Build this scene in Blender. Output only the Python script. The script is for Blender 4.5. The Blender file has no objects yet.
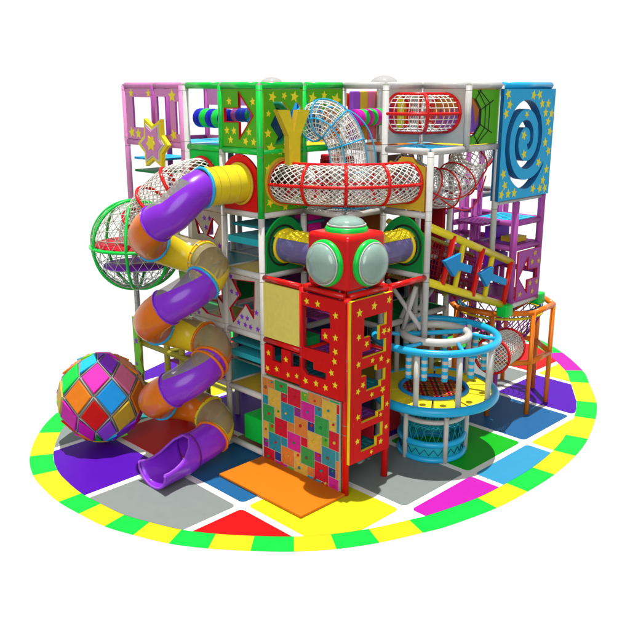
import bpy, math, random
from mathutils import Vector, Matrix
from mathutils.geometry import tessellate_polygon
random.seed(7)
S = bpy.context.scene
COL = S.collection
PI = math.pi
sin, cos = math.sin, math.cos
R = math.radians
C = 1.2
L = [0, 1.42, 2.76, 4.09, 5.36, 6.64, 7.92]

# ------------------------------------------------------------------ materials
MATS = {}
def mat(name, col, rough=0.5, spec=0.18, coat=0.0, var=0.05, bump=0.02, scale=9.0, trans=0.0):
    m = bpy.data.materials.new(name); m.use_nodes = True
    nt = m.node_tree; N = nt.nodes; b = N['Principled BSDF']
    b.inputs['Roughness'].default_value = rough
    b.inputs['Specular IOR Level'].default_value = spec
    b.inputs['Coat Weight'].default_value = coat
    b.inputs['Coat Roughness'].default_value = 0.12
    tc = N.new('ShaderNodeTexCoord')
    no = N.new('ShaderNodeTexNoise'); no.inputs['Scale'].default_value = scale; no.inputs['Detail'].default_value = 6
    nt.links.new(tc.outputs['Object'], no.inputs['Vector'])
    mx = N.new('ShaderNodeMix'); mx.data_type = 'RGBA'
    mx.inputs['A'].default_value = (*[max(0, c*(1-var*2.2)) for c in col], 1)
    mx.inputs['B'].default_value = (*[min(1, c*(1+var*2.2)) for c in col], 1)
    nt.links.new(no.outputs['Fac'], mx.inputs['Factor'])
    nt.links.new(mx.outputs['Result'], b.inputs['Base Color'])
    if bump:
        n2 = N.new('ShaderNodeTexNoise'); n2.inputs['Scale'].default_value = 60; n2.inputs['Detail'].default_value = 3
        nt.links.new(tc.outputs['Object'], n2.inputs['Vector'])
        bp = N.new('ShaderNodeBump'); bp.inputs['Strength'].default_value = bump*4; bp.inputs['Distance'].default_value = 0.01
        nt.links.new(n2.outputs['Fac'], bp.inputs['Height']); nt.links.new(bp.outputs['Normal'], b.inputs['Normal'])
    if trans:
        tr = N.new('ShaderNodeBsdfTransparent'); tr.inputs['Color'].default_value = (*[min(1, .35+.65*c**.5) for c in col], 1)
        ms = N.new('ShaderNodeMixShader'); ms.inputs['Fac'].default_value = trans
        out = N['Material Output']
        nt.links.new(b.outputs[0], ms.inputs[1]); nt.links.new(tr.outputs[0], ms.inputs[2]); nt.links.new(ms.outputs[0], out.inputs['Surface'])
    MATS[name] = m
    return m
pal = dict(
 white=(.56,.55,.52), cream=(.50,.47,.38), offwhite=(.50,.48,.42), grey=(.24,.24,.23), deepblue=(.006,.012,.42),
 red=(.66,.005,.004), darkred=(.42,.01,.02), crimson=(.62,.01,.03),
 green=(.005,.58,.06), darkgreen=(.005,.24,.05), leaf=(.09,.42,.01), lime=(.18,.55,.02),
 yellow=(.80,.64,.02), gold=(.62,.42,.03), olive=(.36,.32,.03), paleyellow=(.80,.70,.15), star=(.86,.74,.03),
 orange=(.72,.19,.01), rust=(.45,.13,.02), brown=(.2,.08,.03),
 purple=(.24,.03,.62), violet=(.30,.07,.60), plum=(.22,.03,.20), mauve=(.38,.07,.34), pink=(.64,.24,.49), hotpink=(.85,.01,.36),
 magenta=(.62,.01,.42), rose=(.70,.16,.33), blue=(.01,.26,.66), sky=(.015,.42,.76), navy=(.01,.03,.40), teal=(.01,.22,.26), aqua=(.02,.42,.50), darkblue=(.01,.07,.20),
 black=(.02,.02,.02), net=(.74,.72,.66), netdark=(.25,.27,.22))
for k, v in pal.items(): mat(k, v)
for k in ('red','green','white','yellow','purple','orange','sky','pink','violet','blue'):
    mat('gloss_'+k, pal[k], rough=.32, spec=.25, coat=.22, bump=0)
mat('gloss_orange', (.74,.17,.004), rough=.32, spec=.25, coat=.2, bump=0)
mat('slide_purple', (.25,.025,.66), rough=.28, spec=.3, coat=.35, bump=0, trans=.05)
mat('clear', (.50,.50,.46), rough=.15, spec=.6, coat=.3, bump=0, trans=.62)
mat('clear_tan', (.48,.42,.24), rough=.2, spec=.5, coat=.2, bump=0, trans=.42)
mat('clear_yellow', (.62,.52,.10), rough=.2, spec=.5, coat=.2, bump=0, trans=.3)
mat('window_violet', (.19,.17,.42), rough=.2, spec=.5, coat=.3, bump=0, trans=.25)
mat('bubble', (.36,.55,.48), rough=.12, spec=.7, coat=.5, bump=0, trans=.22)
mat('dome_clear', (.62,.60,.58), rough=.2, bump=0, trans=.5)
F = .40
floorcols = dict(f_white=(.62,.60,.56), f_yellow=(.42,.40,.008), f_green=(.004,.37,.035), f_kelly=(.003,.27,.008), f_purple=(.055,.002,.25), f_grey=(.115,.13,.125), f_blue=(.008,.075,.19),
 f_red=(.40,.003,.004), f_magenta=(.33,.008,.26), f_sky=(.022,.19,.33), f_teal=(.012,.18,.19), f_orange=(.46,.12,.004), f_dark=(.10,.11,.11))
for k, v in floorcols.items(): mat(k, tuple(min(.8,c_*(1.35 if k != 'f_grey' else 1.75)) for c_ in v), rough=.5, spec=.12, var=.03, bump=.015, scale=5)

# ------------------------------------------------------------------ scene plumbing
ORG = {}
def tag(o, label, cat, group=None):
    o['label'] = label; o['category'] = cat
    if group: o['group'] = group
    return o
def thing(name, label, cat, loc=(0,0,0), group=None):
    o = bpy.data.objects.new(name, None); COL.objects.link(o)
    o.empty_display_size = .1
    o.location = loc; ORG[o.name] = Vector(loc)
    return tag(o, label, cat, group)
class MB:
    def __init__(s): s.v = []; s.f = []; s.m = []; s.s = []
    def add(s, vs, fs, mi=0, smooth=False):
        n = len(s.v); s.v += [Vector(v) for v in vs]
        for f in fs: s.f.append([i+n for i in f]); s.m.append(mi); s.s.append(smooth)
        return s
    def build(s, name, mats, parent=None, loc=None):
        if isinstance(mats, str): mats = [mats]
        o0 = Vector((0,0,0))
        if parent is not None:
            p = parent
            while p is not None: o0 = o0 + p.location; p = p.parent
        off = Vector(loc) if loc is not None else o0
        me = bpy.data.meshes.new(name)
        me.from_pydata([tuple(v-off) for v in s.v], [], s.f)
        for mm in mats: me.materials.append(MATS[mm])
        for p, mi, sm in zip(me.polygons, s.m, s.s): p.material_index = mi; p.use_smooth = sm
        me.update()
        o = bpy.data.objects.new(name, me); COL.objects.link(o)
        if parent is not None: o.parent = parent; o.location = off - o0
        elif loc is not None: o.location = loc
        return o
    # shapes
    def box(s, a, b, mi=0, bev=0):
        x0,y0,z0 = a; x1,y1,z1 = b
        if bev:
            return s.rbox(a, b, bev, mi)
        v = [(x0,y0,z0),(x1,y0,z0),(x1,y1,z0),(x0,y1,z0),(x0,y0,z1),(x1,y0,z1),(x1,y1,z1),(x0,y1,z1)]
        return s.add(v, [(0,3,2,1),(4,5,6,7),(0,1,5,4),(1,2,6,5),(2,3,7,6),(3,0,4,7)], mi)
    def rbox(s, a, b, r, mi=0):
        x0,y0,z0 = a; x1,y1,z1 = b; cx, cy, cz = (x0+x1)/2, (y0+y1)/2, (z0+z1)/2
        hx, hy, hz = (x1-x0)/2, (y1-y0)/2, (z1-z0)/2
        K = 5; vs = []; idx = {}; fs = []
        n = 2*K
        ang = [(-1 + 2*i/(n-1)) for i in range(n)]
        def pt(u, v, ax, sg):
            # cube sphere with flat middles
            def m(t):
                return t
            p = [0,0,0]; p[ax] = sg
            q = [k for k in range(3) if k != ax]
            p[q[0]] = u; p[q[1]] = v
            core = [0,0,0]; d = [0,0,0]
            return p
        # simple: per-axis coordinates list with rounding by normalising the corner offset
        def coords(h):
            lst = []
            for i in range(K): lst.append(-h + r*(1-cos(PI/2*i/(K-1))))
            return lst + [-c for c in reversed(lst)]
        gx, gy, gz = coords(hx), coords(hy), coords(hz)
        G = [gx, gy, gz]; H = [hx, hy, hz]
        def rnd(p):
            core = [max(-(H[k]-r), min(H[k]-r, p[k])) for k in range(3)]
            d = Vector([p[k]-core[k] for k in range(3)])
            if d.length > 1e-9: d = d.normalized()*r
            return (core[0]+d.x+cx, core[1]+d.y+cy, core[2]+d.z+cz)
        for ax in range(3):
            q = [k for k in range(3) if k != ax]
            for sg in (-1, 1):
                base = len(vs)
                for i in range(n):
                    for j in range(n):
                        p = [0,0,0]; p[ax] = sg*H[ax]; p[q[0]] = G[q[0]][i]; p[q[1]] = G[q[1]][j]
                        vs.append(rnd(p))
                for i in range(n-1):
                    for j in range(n-1):
                        f = [base+i*n+j, base+(i+1)*n+j, base+(i+1)*n+j+1, base+i*n+j+1]
                        if (sg > 0) == (ax == 1): f.reverse()
                        fs.append(f)
        return s.add(vs, fs, mi, True)
    def tube(s, pts, r, n=10, mi=0, closed=False, caps=True, rad=None):
        pts = [Vector(p) for p in pts]
        N = len(pts); fr = frames(pts, closed)
        vs = []
        for i, (p, (u, w)) in enumerate(zip(pts, fr)):
            rr = rad[i] if rad else r
            for k in range(n):
                a = 2*PI*k/n; vs.append(p + (u*cos(a) + w*sin(a))*rr)
        fs = []
        for i in range(N if closed else N-1):
            j = (i+1) % N
            for k in range(n):
                k2 = (k+1) % n; fs.append((i*n+k, i*n+k2, j*n+k2, j*n+k))
        if caps and not closed:
            fs.append(tuple(reversed(range(n)))); fs.append(tuple((N-1)*n+k for k in range(n)))
        return s.add(vs, fs, mi, True)
    def ring(s, c, nrm, r, t, n=32, m=8, mi=0, ry=None):
        nrm = Vector(nrm).normalized(); u = nrm.orthogonal().normalized()
        if abs(nrm.z) < .99: u = Vector((0,0,1)).cross(nrm).normalized()
        w = nrm.cross(u); c = Vector(c); ry = ry or r
        return s.tube([c + u*r*cos(2*PI*i/n) + w*ry*sin(2*PI*i/n) for i in range(n)], t, m, mi, closed=True)
    def lathe(s, c, prof, n=24, mi=0, axis=(0,0,1), smooth=True, mis=None):
        ax = Vector(axis).normalized(); u = ax.orthogonal().normalized(); w = ax.cross(u); c = Vector(c)
        vs = []
        for (r, h) in prof:
            for k in range(n):
                a = 2*PI*k/n; vs.append(c + ax*h + (u*cos(a)+w*sin(a))*r)
        for i in range(len(prof)-1):
            s.add([], [], 0)
        base = len(s.v); s.v += vs
        for i in range(len(prof)-1):
            for k in range(n):
                k2 = (k+1) % n
                s.f.append([base+i*n+k, base+i*n+k2, base+(i+1)*n+k2, base+(i+1)*n+k])
                s.m.append(mis[i] if mis else mi); s.s.append(smooth)
        return s
    def poly(s, outline, holes, tf, t, mi=(0,1)):
        """extruded 2D polygon; tf(h, v, d) -> point, d in 0..t; face material mi[0], edge mi[1]"""
        loops = [outline] + list(holes)
        vv = [p for lp in loops for p in lp]
        tri = tessellate_polygon([[Vector((p[0], p[1], 0)) for p in lp] for lp in loops])
        n = len(vv)
        vs = [tf(p[0], p[1], 0) for p in vv] + [tf(p[0], p[1], t) for p in vv]
        fs = [tuple(tr) for tr in tri] + [tuple(i+n for i in reversed(tr)) for tr in tri]
        s.add(vs, fs, mi[0])
        b = 0; es = []
        for lp in loops:
            m = len(lp)
            for i in range(m): es.append((b+i, b+(i+1) % m, b+(i+1) % m+n, b+i+n))
            b += m
        base = len(s.v) - len(vs)
        for e in es: s.f.append([i+base for i in e]); s.m.append(mi[1]); s.s.append(False)
        return s
def frames(pts, closed=False):
    N = len(pts); T = []
    for i in range(N):
        if closed: t = pts[(i+1) % N] - pts[i-1]
        else: t = pts[min(i+1, N-1)] - pts[max(i-1, 0)]
        T.append(t.normalized() if t.length > 1e-9 else Vector((0,0,1)))
    t0 = T[0]; up = Vector((0,0,1)) if abs(t0.z) < .9 else Vector((1,0,0))
    u = (up - t0*up.dot(t0)).normalized(); out = [(u, t0.cross(u))]
    for i in range(1, N):
        u = u - T[i]*u.dot(T[i]); u.normalize(); out.append((u, T[i].cross(u)))
    return out
def spline(pts, n=8):
    P = [Vector(p) for p in pts]; out = []
    for i in range(len(P)-1):
        p0 = P[max(i-1,0)]; p1 = P[i]; p2 = P[i+1]; p3 = P[min(i+2,len(P)-1)]
        for k in range(n):
            t = k/n
            out.append(.5*((2*p1)+(p2-p0)*t+(2*p0-5*p1+4*p2-p3)*t*t+(3*p1-p0-3*p2+p3)*t**3))
    out.append(P[-1]); return out
def G(a, b, z): return Vector((a*C, b*C, z))

def net_on_tube(path, Rr, nu, mb, strand=.011, style='diamond', turns=1.0, nseg=3, ring_n=12):
    """netting strands lying on a swept tube"""
    fr = frames(path); N = len(path)
    def pt(i, a): u, w = fr[i]; return path[i] + (u*cos(a)+w*sin(a))*Rr
    if style == 'diamond':
        for sg in (-1, 1):
            for k in range(nu):
                mb.tube([pt(i, 2*PI*k/nu + sg*turns*2*PI*i/(N-1)) for i in range(N)], strand, nseg, caps=False)
    else:
        for k in range(nu):
            mb.tube([pt(i, 2*PI*k/nu) for i in range(N)], strand, nseg, caps=False)
        for i in range(0, N, ring_n):
            mb.tube([pt(i, 2*PI*k/18) for k in range(18)], strand, nseg, closed=True)
    return mb

def star2(cx, cy, r, rot=0, n=5, inner=.45):
    return [(cx + (r if k % 2 == 0 else r*inner)*sin(rot + PI*k/n), cy + (r if k % 2 == 0 else r*inner)*cos(rot + PI*k/n)) for k in range(2*n)]
def inside(p, poly):
    x, y = p; c = False; j = len(poly)-1
    for i in range(len(poly)):
        xi, yi = poly[i]; xj, yj = poly[j]
        if (yi > y) != (yj > y) and x < (xj-xi)*(y-yi)/(yj-yi)+xi: c = not c
        j = i
    return c
def star_field(outline, holes, step, r, off=(0,0), seed=1, rnd=.15):
    rg = random.Random(seed)
    xs = [p[0] for p in outline]; ys = [p[1] for p in outline]
    out = []; j = 0; y = min(ys)+off[1]
    while y < max(ys):
        x = min(xs) + off[0] + (step/2 if j % 2 else 0)
        while x < max(xs):
            cx, cy = x+rg.uniform(-rnd, rnd)*step, y+rg.uniform(-rnd, rnd)*step
            st = star2(cx, cy, r, rg.uniform(-.4, .4))
            if all(inside(p, outline) and not any(inside(p, h) for h in holes) for p in st + [((st[i][0]+st[i-1][0])/2, (st[i][1]+st[i-1][1])/2) for i in range(10)]):
                out.append(st)
            x += step
        y += step*.8; j += 1
    return out
def tf_a(x):   # panel on a plane x = const, front towards -x (towards the viewer's left)
    return lambda h, v, d: Vector((x - .02 + d, h, v))
def tf_b(y):   # panel on a plane y = const
    return lambda h, v, d: Vector((h, y - .02 + d, v))
def panel(name, label, cat, axis, pos, outline, holes, mats, t=.05, stars=(), parent=None, group=None, loc=None, extra=None):
    tf = tf_a(pos) if axis == 'a' else tf_b(pos)
    mb = MB(); mb.poly(outline, holes, tf, t, (0, 1))
    tfs = (lambda h, v, d: tf(h, v, -.006 + d))
    for st in stars: mb.poly(st, [], tfs, .006, (2, 2))
    if extra: extra(mb, tf)
    xs = [p[0] for p in outline]; zs = [p[1] for p in outline]
    o0 = tf((min(xs)+max(xs))/2, min(zs), 0)
    if parent is None:
        o = mb.build(name, mats, None, loc=o0); tag(o, label, cat, group)
    else:
        o = mb.build(name, mats, parent)
    return o
def rect(a, b, c, d): return [(a,c),(b,c),(b,d),(a,d)]
def circ(cx, cy, r, n=28, ry=None): return [(cx+r*cos(2*PI*i/n), cy+(ry or r)*sin(2*PI*i/n)) for i in range(n)]
def hoop(parent, c, nrm, r, t, m, n=32, name='hoop', ry=None):
    return MB().ring(c, nrm, r, t, n, 8, 0, ry).build(name, m, parent)

# ------------------------------------------------------------------ world, camera, lamps
w = bpy.data.worlds.new('World'); S.world = w; w.use_nodes = True
# studio surroundings: a lit white backdrop behind and below the playground, dimmer studio above and behind the viewer
WT = w.node_tree; WN = WT.nodes; bg = WN['Background']; bg.inputs['Strength'].default_value = 1.05
tcw = WN.new('ShaderNodeTexCoord'); sep = WN.new('ShaderNodeSeparateXYZ'); WT.links.new(tcw.outputs['Generated'], sep.inputs[0])
def mrange(sock, a, b, c, d):
    m = WN.new('ShaderNodeMapRange'); m.interpolation_type = 'SMOOTHSTEP'
    for nm, v in zip(('From Min','From Max','To Min','To Max'), (a,b,c,d)): m.inputs[nm].default_value = v
    WT.links.new(sock, m.inputs['Value']); return m.outputs[0]
dt = WN.new('ShaderNodeVectorMath'); dt.operation = 'DOT_PRODUCT'; dt.inputs[1].default_value = (.707,.707,0); WT.links.new(tcw.outputs['Generated'], dt.inputs[0])
m1 = mrange(sep.outputs['Z'], .22, .42, 1, 0); m2 = mrange(dt.outputs['Value'], 0, .45, 0, 1)
mu = WN.new('ShaderNodeMath'); mu.operation = 'MULTIPLY'; WT.links.new(m1, mu.inputs[0]); WT.links.new(m2, mu.inputs[1])
wm = WN.new('ShaderNodeMix'); wm.data_type = 'RGBA'; wm.inputs['A'].default_value = (.31,.31,.32,1); wm.inputs['B'].default_value = (1,1,1,1)
WT.links.new(mu.outputs[0], wm.inputs['Factor']); WT.links.new(wm.outputs['Result'], bg.inputs['Color'])
cam = bpy.data.cameras.new('camera'); co = bpy.data.objects.new('camera', cam); COL.objects.link(co)
cam.sensor_width = 36; cam.lens = 36*816.4/630; cam.clip_end = 400
co.location = (-10.88, -10.06, 7.9)
pitch, yaw = .273, .787
fw = Vector((cos(yaw)*cos(pitch), sin(yaw)*cos(pitch), -sin(pitch)))
co.rotation_euler = fw.to_track_quat('-Z', 'Y').to_euler()
S.camera = co
def sun(name, direction, strength, angle, col=(1,1,1)):
    l = bpy.data.lights.new(name, 'SUN'); l.energy = strength; l.angle = R(angle); l.color = col
    o = bpy.data.objects.new(name, l); COL.objects.link(o); o.location = (0,0,20)
    o.rotation_euler = Vector(direction).to_track_quat('-Z', 'Y').to_euler(); return o
sun('overhead_lamp', (-.05, -.03, -1), 5.0, .6, (1,.98,.95))
sun('front_fill_sun', (.80, .62, -.42), 1.35, 40)  # soft fill sun added from the camera side to brighten upright faces
S.view_settings.view_transform = 'Standard'; S.view_settings.look = 'None'
S.view_settings.exposure = 0; S.view_settings.gamma = 1; S.view_settings.use_curve_mapping = False
S.cycles.max_bounces = 8; S.cycles.transparent_max_bounces = 24
S.cycles.use_denoising = True

# ------------------------------------------------------------------ floor
rim = [(-2.0,8.04),(-2.9,7.2),(-3.65,6.15),(-4.03,5.23),(-4.16,4.5),(-4.21,3.8),(-4.16,3.1),(-4.06,2.34),(-3.85,1.7),(-3.56,1.0),(-3.16,.37),(-2.68,-.22),(-2.15,-.78),(-1.56,-1.25),(-.86,-1.65),(-.04,-1.99),(.53,-2.19),(1.71,-2.44),(2.72,-2.51),(3.79,-2.51),(4.94,-2.38),(5.98,-2.14),(7.2,-1.71),(8.25,-1.21),(9.48,-.37),(10.3,.25),(11.4,1.5),(12.1,2.7),(12.45,3.9),(12.36,6.3),(11.11,8.3),(8.8,9.7),(5.78,10.4),(3.6,10.3),(1.33,9.65),(-.5,9.0)]
def loop_spline(P, n):
    P = [Vector((x,y,0)) for x,y in P]; out = []; m = len(P)
    for i in range(m):
        p0,p1,p2,p3 = P[i-1],P[i],P[(i+1)%m],P[(i+2)%m]
        for k in range(n):
            t = k/n; out.append(.5*((2*p1)+(p2-p0)*t+(2*p0-5*p1+4*p2-p3)*t*t+(3*p1-p0-3*p2+p3)*t**3))
    return out
NS = 6
outer = loop_spline(rim, NS); M = len(outer)
def inset(loop, d):
    out = []; m = len(loop)
    for i in range(m):
        t = (loop[(i+2) % m] - loop[i-2]).normalized(); out.append(loop[i] + Vector((-t.y, t.x, 0))*d)
    return out
inner = inset(outer, .50)
flat = lambda z: (lambda h, v, d: Vector((h, v, z-d)))
fb = MB(); fb.poly([(p.x,p.y) for p in inset(outer,.03)], [], flat(0), .004, (0,0))
floor = fb.build('floor', 'f_white'); floor['kind'] = 'structure'
# border pieces: coloured by arc, cut at the joints seen in the photograph
cuts = [0,1,2,3,5,6,7,8,9,10,11,12,13,14,15,17,18,19,20,21,22,23,24,25,26,27,28,29,30,31,32,33,34]
cols = ['f_green','f_yellow','f_green','f_yellow','f_green','f_yellow','f_green','f_yellow','f_green','f_yellow','f_green','f_yellow','f_green','f_yellow','f_green']
# colour of the piece that starts at rim index i
startcol = {0:'f_green',1:'f_yellow',2:'f_green',3:'f_yellow',5:'f_green',6:'f_yellow',7:'f_green',8:'f_yellow',9:'f_green',10:'f_yellow',11:'f_green',12:'f_yellow',13:'f_green',14:'f_yellow',15:'f_green',17:'f_yellow',18:'f_green',19:'f_yellow',20:'f_green',21:'f_yellow',22:'f_green',23:'f_yellow',24:'f_green',25:'f_magenta',26:'f_green',27:'f_yellow',28:'f_green',29:'f_yellow',30:'f_green',31:'f_yellow',32:'f_green'}
ks = sorted(startcol)
for n_, i0 in enumerate(ks):
    i1 = ks[n_+1] if n_+1 < len(ks) else 33
    idx = [k % M for k in range(i0*NS, i1*NS+1)]
    o_ = [outer[k] for k in idx]; i_ = [inner[k] for k in idx]
    mb = MB(); z = .004
    vs = [Vector((p.x,p.y,z)) for p in o_] + [Vector((p.x,p.y,z)) for p in i_]
    k = len(o_)
    vs += [v - Vector((0,0,.0035)) for v in vs]
    mb.add(vs, [(j,j+1,k+j+1,k+j) for j in range(k-1)] + [(2*k+j+1,2*k+j,j,j+1)[::-1] for j in range(k-1)])
    mb.build('border_tile', startcol[i0], floor)
def clip(poly, conv):
    out = poly; m = len(conv)
    for i in range(m):
        a, b = conv[i], conv[(i+1) % m]; e = b-a; inp = out; out = []
        def sd(p): return e.x*(p[1]-a.y) - e.y*(p[0]-a.x)
        for j in range(len(inp)):
            p, q = inp[j-1], inp[j]; sp, sq = sd(p), sd(q)
            if (sp >= 0) != (sq >= 0):
                t = sp/(sp-sq); out.append((p[0]+(q[0]-p[0])*t, p[1]+(q[1]-p[1])*t))
            if sq >= 0: out.append(q)
        if not out: return []
    return out
conv = inner[::3]
def rrect(x0,x1,y0,y1,r):
    out = []
    for cx, cy, a0 in ((x1-r,y0+r,-90),(x1-r,y1-r,0),(x0+r,y1-r,90),(x0+r,y0+r,180)):
        for k in range(5): a = R(a0+90*k/4); out.append((cx+r*cos(a), cy+r*sin(a)))
    return out
gx = [-4.4,-1.75,.40,2.55,4.78,7.02,9.1,11.5,13.5]; gy = [-3.6,-1.22,1.12,3.6,6.1,8.4,11]
tc = {(0,0):'f_red',(0,1):'f_red',(0,2):'f_grey',(0,3):'f_purple',(0,4):'f_grey',(1,1):'f_yellow',(1,2):'f_blue',(1,3):'f_red',(1,4):'f_teal',(1,5):'f_purple',
 (2,0):'f_magenta',(2,1):'f_grey',(2,2):'f_green',(2,3):'f_purple',(2,4):'f_yellow',(2,5):'f_purple',(3,0):'f_sky',(3,1):'f_kelly',(3,2):'f_purple',(3,3):'f_teal',(3,4):'f_green',(3,5):'f_purple',
 (4,0):'f_yellow',(4,1):'f_blue',(4,2):'f_red',(4,3):'f_yellow',(4,4):'f_grey',(4,5):'f_red',(5,0):'f_kelly',(5,1):'f_purple',(5,2):'f_grey',(5,3):'f_sky',(5,4):'f_green',(5,5):'f_yellow',
 (6,0):'f_yellow',(6,1):'f_yellow',(6,2):'f_red',(6,3):'f_kelly',(6,4):'f_purple',(7,1):'f_magenta',(7,2):'f_sky',(7,3):'f_magenta',(7,4):'f_sky'}
g = .085
for (i,j), m in tc.items():
    pl = clip(rrect(gx[i]+g, gx[i+1]-g, gy[j]+g, gy[j+1]-g, .10), conv)
    if len(pl) > 2:
        mb = MB(); mb.poly(pl, [], flat(.008), .03, (0,0)); mb.build('floor_tile', m, floor)

# orange crash mat
mt = MB(); mt.rbox((-1.29,-.06,.012), (-.06,2.42,.075), .02); o = mt.build('crash_mat', 'f_orange', None, loc=(-.65,1.2,.012))
tag(o, 'flat orange crash mat lying at the foot of the patchwork climbing wall', 'mat')

# ------------------------------------------------------------------ generic frame pieces
PR = .068
def post(parent, a, b, z0, z1, m, r=PR, cap=True):
    mb = MB(); mb.tube([G(a,b,z0), G(a,b,z1)], r, 14)
    for lv in L[1:]:
        if z0+.1 < lv < z1+.01:
            for dz in (-.10,.10):
                if z0 < lv+dz < z1: mb.lathe(G(a,b,lv+dz),[(r+.0015,-.006),(r+.004,0),(r+.0015,.006)],14,1)
    if cap and z1 >= L[6]-.01: mb.lathe(G(a,b,z1),[(r*.9,0),(r*.7,.03),(.001,.045)],12,1)
    return mb.build('post', [m,'netdark'], parent)
def beam(parent, p, q, m, r=PR, name='beam'):
    p, q = Vector(p), Vector(q); d = (q-p).normalized()
    mb = MB(); mb.tube([p + d*PR*.9, q - d*PR*.9], r, 12)
    return mb.build(name, m, parent)
def gbeam(parent, a0, b0, a1, b1, z, m, r=PR): return beam(parent, G(a0,b0,z), G(a1,b1,z), m, r)
def deck(parent, a0, b0, a1, b1, z, m, t=.06, pattern=None, i=.05):
    mb = MB(); mb.box((a0*C+i, b0*C+i, z-t), (a1*C-i, b1*C-i, z))
    mats = [m]
    if pattern:
        mats = [m, pattern]
        rg = random.Random(int(a0*10+b0*100+z*1000))
        x0,x1,y0,y1 = a0*C+.15, a1*C-.15, b0*C+.15, b1*C-.15
        n = 6
        for p in range(n):
            for q in range(n):
                cx = x0+(x1-x0)*(p+.5)/n; cy = y0+(y1-y0)*(q+.5)/n; w_ = (x1-x0)/n*.5
                if rg.random() < .5: mb.box((cx-w_, cy-w_*.35, z+.001), (cx+w_, cy+w_*.35, z+.008), 1)
                else: mb.box((cx-w_*.35, cy-w_, z+.001), (cx+w_*.35, cy+w_, z+.008), 1)
    return mb.build('deck', mats, parent)

# ---- green and white frame (left of the corner, above the climbing tower)
gf = thing('play_frame', 'white tube frame with bright green top rails, between the pink tower and the front notch', 'play frame', G(0,2,0))
for (a,b,z0,z1,m) in [(0,2,0,L[4]-.05,'gloss_white'),(0,2,L[4]-.05,L[6],'gloss_green'),(0,3,0,L[5],'white'),(0,3,L[5],L[6],'gloss_green'),(0,4,0,L[6],'white'),
                      (1,2,L[3],L[4],'white'),(1,2,L[4],L[6],'gloss_green'),(1,2,0,L[3],'white'),(2,2,0,L[6],'white'),(1,4,0,L[5],'white'),(1,3,0,L[5],'white'),(2,4,0,L[5],'white'),(2,3,0,L[5],'white')]:
    post(gf, a,b,z0,z1,m)
for b in (2,3):
    gbeam(gf,0,b,0,b+1,L[6],'gloss_green'); gbeam(gf,0,b,0,b+1,L[5],'gloss_green')
    for k in (4,3,2,1): gbeam(gf,0,b,0,b+1,L[k],'white')
    gbeam(gf,0,b,0,b+1,.10,'white')
    for k in (5,4,3,2,1): gbeam(gf,1,b,1,b+1,L[k],'white'); gbeam(gf,2,b,2,b+1,L[k],'white')
for a in (0,1):
    gbeam(gf,a,2,a+1,2,L[6],'gloss_green'); gbeam(gf,a,2,a+1,2,L[5],'gloss_green')
    for k in (4,3,2,1): gbeam(gf,a,2,a+1,2,L[k],'white')
    for b in (3,4):
        for k in (5,4,3,2,1): gbeam(gf,a,b,a+1,b,L[k],'white')
deck(gf,0,2,1,3,L[5]+.06,'yellow'); deck(gf,0,3,1,4,L[5]+.06,'sky'); deck(gf,1,2,2,3,L[5]+.06,'yellow'); deck(gf,1,3,2,4,L[5]+.06,'sky')
deck(gf,0,3,1,4,L[4]+.05,'teal'); deck(gf,1,2,2,3,L[4]+.05,'orange'); deck(gf,1,3,2,4,L[4]+.05,'teal')
deck(gf,0,2,1,3,L[3]+.05,'gold'); deck(gf,1,2,2,3,L[3]+.05,'teal'); deck(gf,0,3,1,4,L[3]+.05,'teal'); deck(gf,1,3,2,4,L[3]+.05,'darkblue')
deck(gf,0,2,.9,3,L[3]+.75,'aqua',.14); deck(gf,0.1,2,1.6,3,L[3]+1.0,'teal',.05)
deck(gf,0,2,1,3,L[2]-.25,'teal'); deck(gf,0,2,1,3,L[2]-.5,'aqua',.12); deck(gf,1,2,2,3,L[2]+.05,'purple'); deck(gf,0,3,1,4,L[2]+.05,'olive'); deck(gf,1,3,2,4,L[2]+.05,'teal')
deck(gf,0,2,1,3,L[1]+.05,'gold'); deck(gf,1,2,2,3,L[1]+.05,'darkblue'); deck(gf,0,3,1,4,L[1]+.05,'aqua'); deck(gf,1,3,2,4,L[1]+.05,'teal')
deck(gf,0,2,1,3,.10,'brown',.08)

# ---- pink frame on the far left
pf = thing('play_frame', 'pink tube frame of the tall tower at the far left, standing on one grey pole', 'play frame', G(0,6,0))
for (a,b,z0,z1,m) in [(0,6,L[3]-.4,L[6],'pink'),(0,6,0,L[3]-.4,'grey'),(0,5,L[5],L[6],'mauve'),(0,4.12,L[4]-.4,L[6],'pink'),(2,6,L[3],L[6],'mauve'),(2,5,L[4],L[6],'mauve'),(2,4,L[5],L[6],'mauve'),(1,6,L[4],L[6],'mauve')]:
    post(pf,a,b,z0,z1,m)
for (a0,b0,a1,b1,k,m) in [(0,4.12,0,5,6,'pink'),(0,5,0,6,6,'pink'),(0,4.12,0,5,5,'pink'),(0,5,0,6,5,'pink'),(0,6,1,6,5,'mauve'),(1,6,2,6,5,'mauve'),(0,6,1,6,6,'pink'),(1,6,2,6,6,'pink'),(2,4,2,5,5,'pink'),(2,5,2,6,5,'pink'),(2,4,2,5,6,'pink'),(2,5,2,6,6,'pink')]:
    gbeam(pf,a0,b0,a1,b1,L[k],m)
deck(pf,0,4,1,5,L[5]+.06,'sky'); deck(pf,1,4,2,5,L[5]+.06,'sky'); deck(pf,0,5,1,6,L[4]+.92,'sky',.05,i=.1); deck(pf,0,5,1,6,L[4]+.62,'darkgreen',.05,i=.1)
deck(pf,1,4,2,5,L[4]+.05,'darkgreen')
MB().box((2*C-.02,4*C,7.45),(2*C+.03,6*C,7.86)).build('valance','pink',pf)
win1 = rect(5.98,6.83,6.98,7.66)
ol = rect(5.02*C-.0,6*C-.07,L[5]+.07,L[6]-.07)
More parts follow.
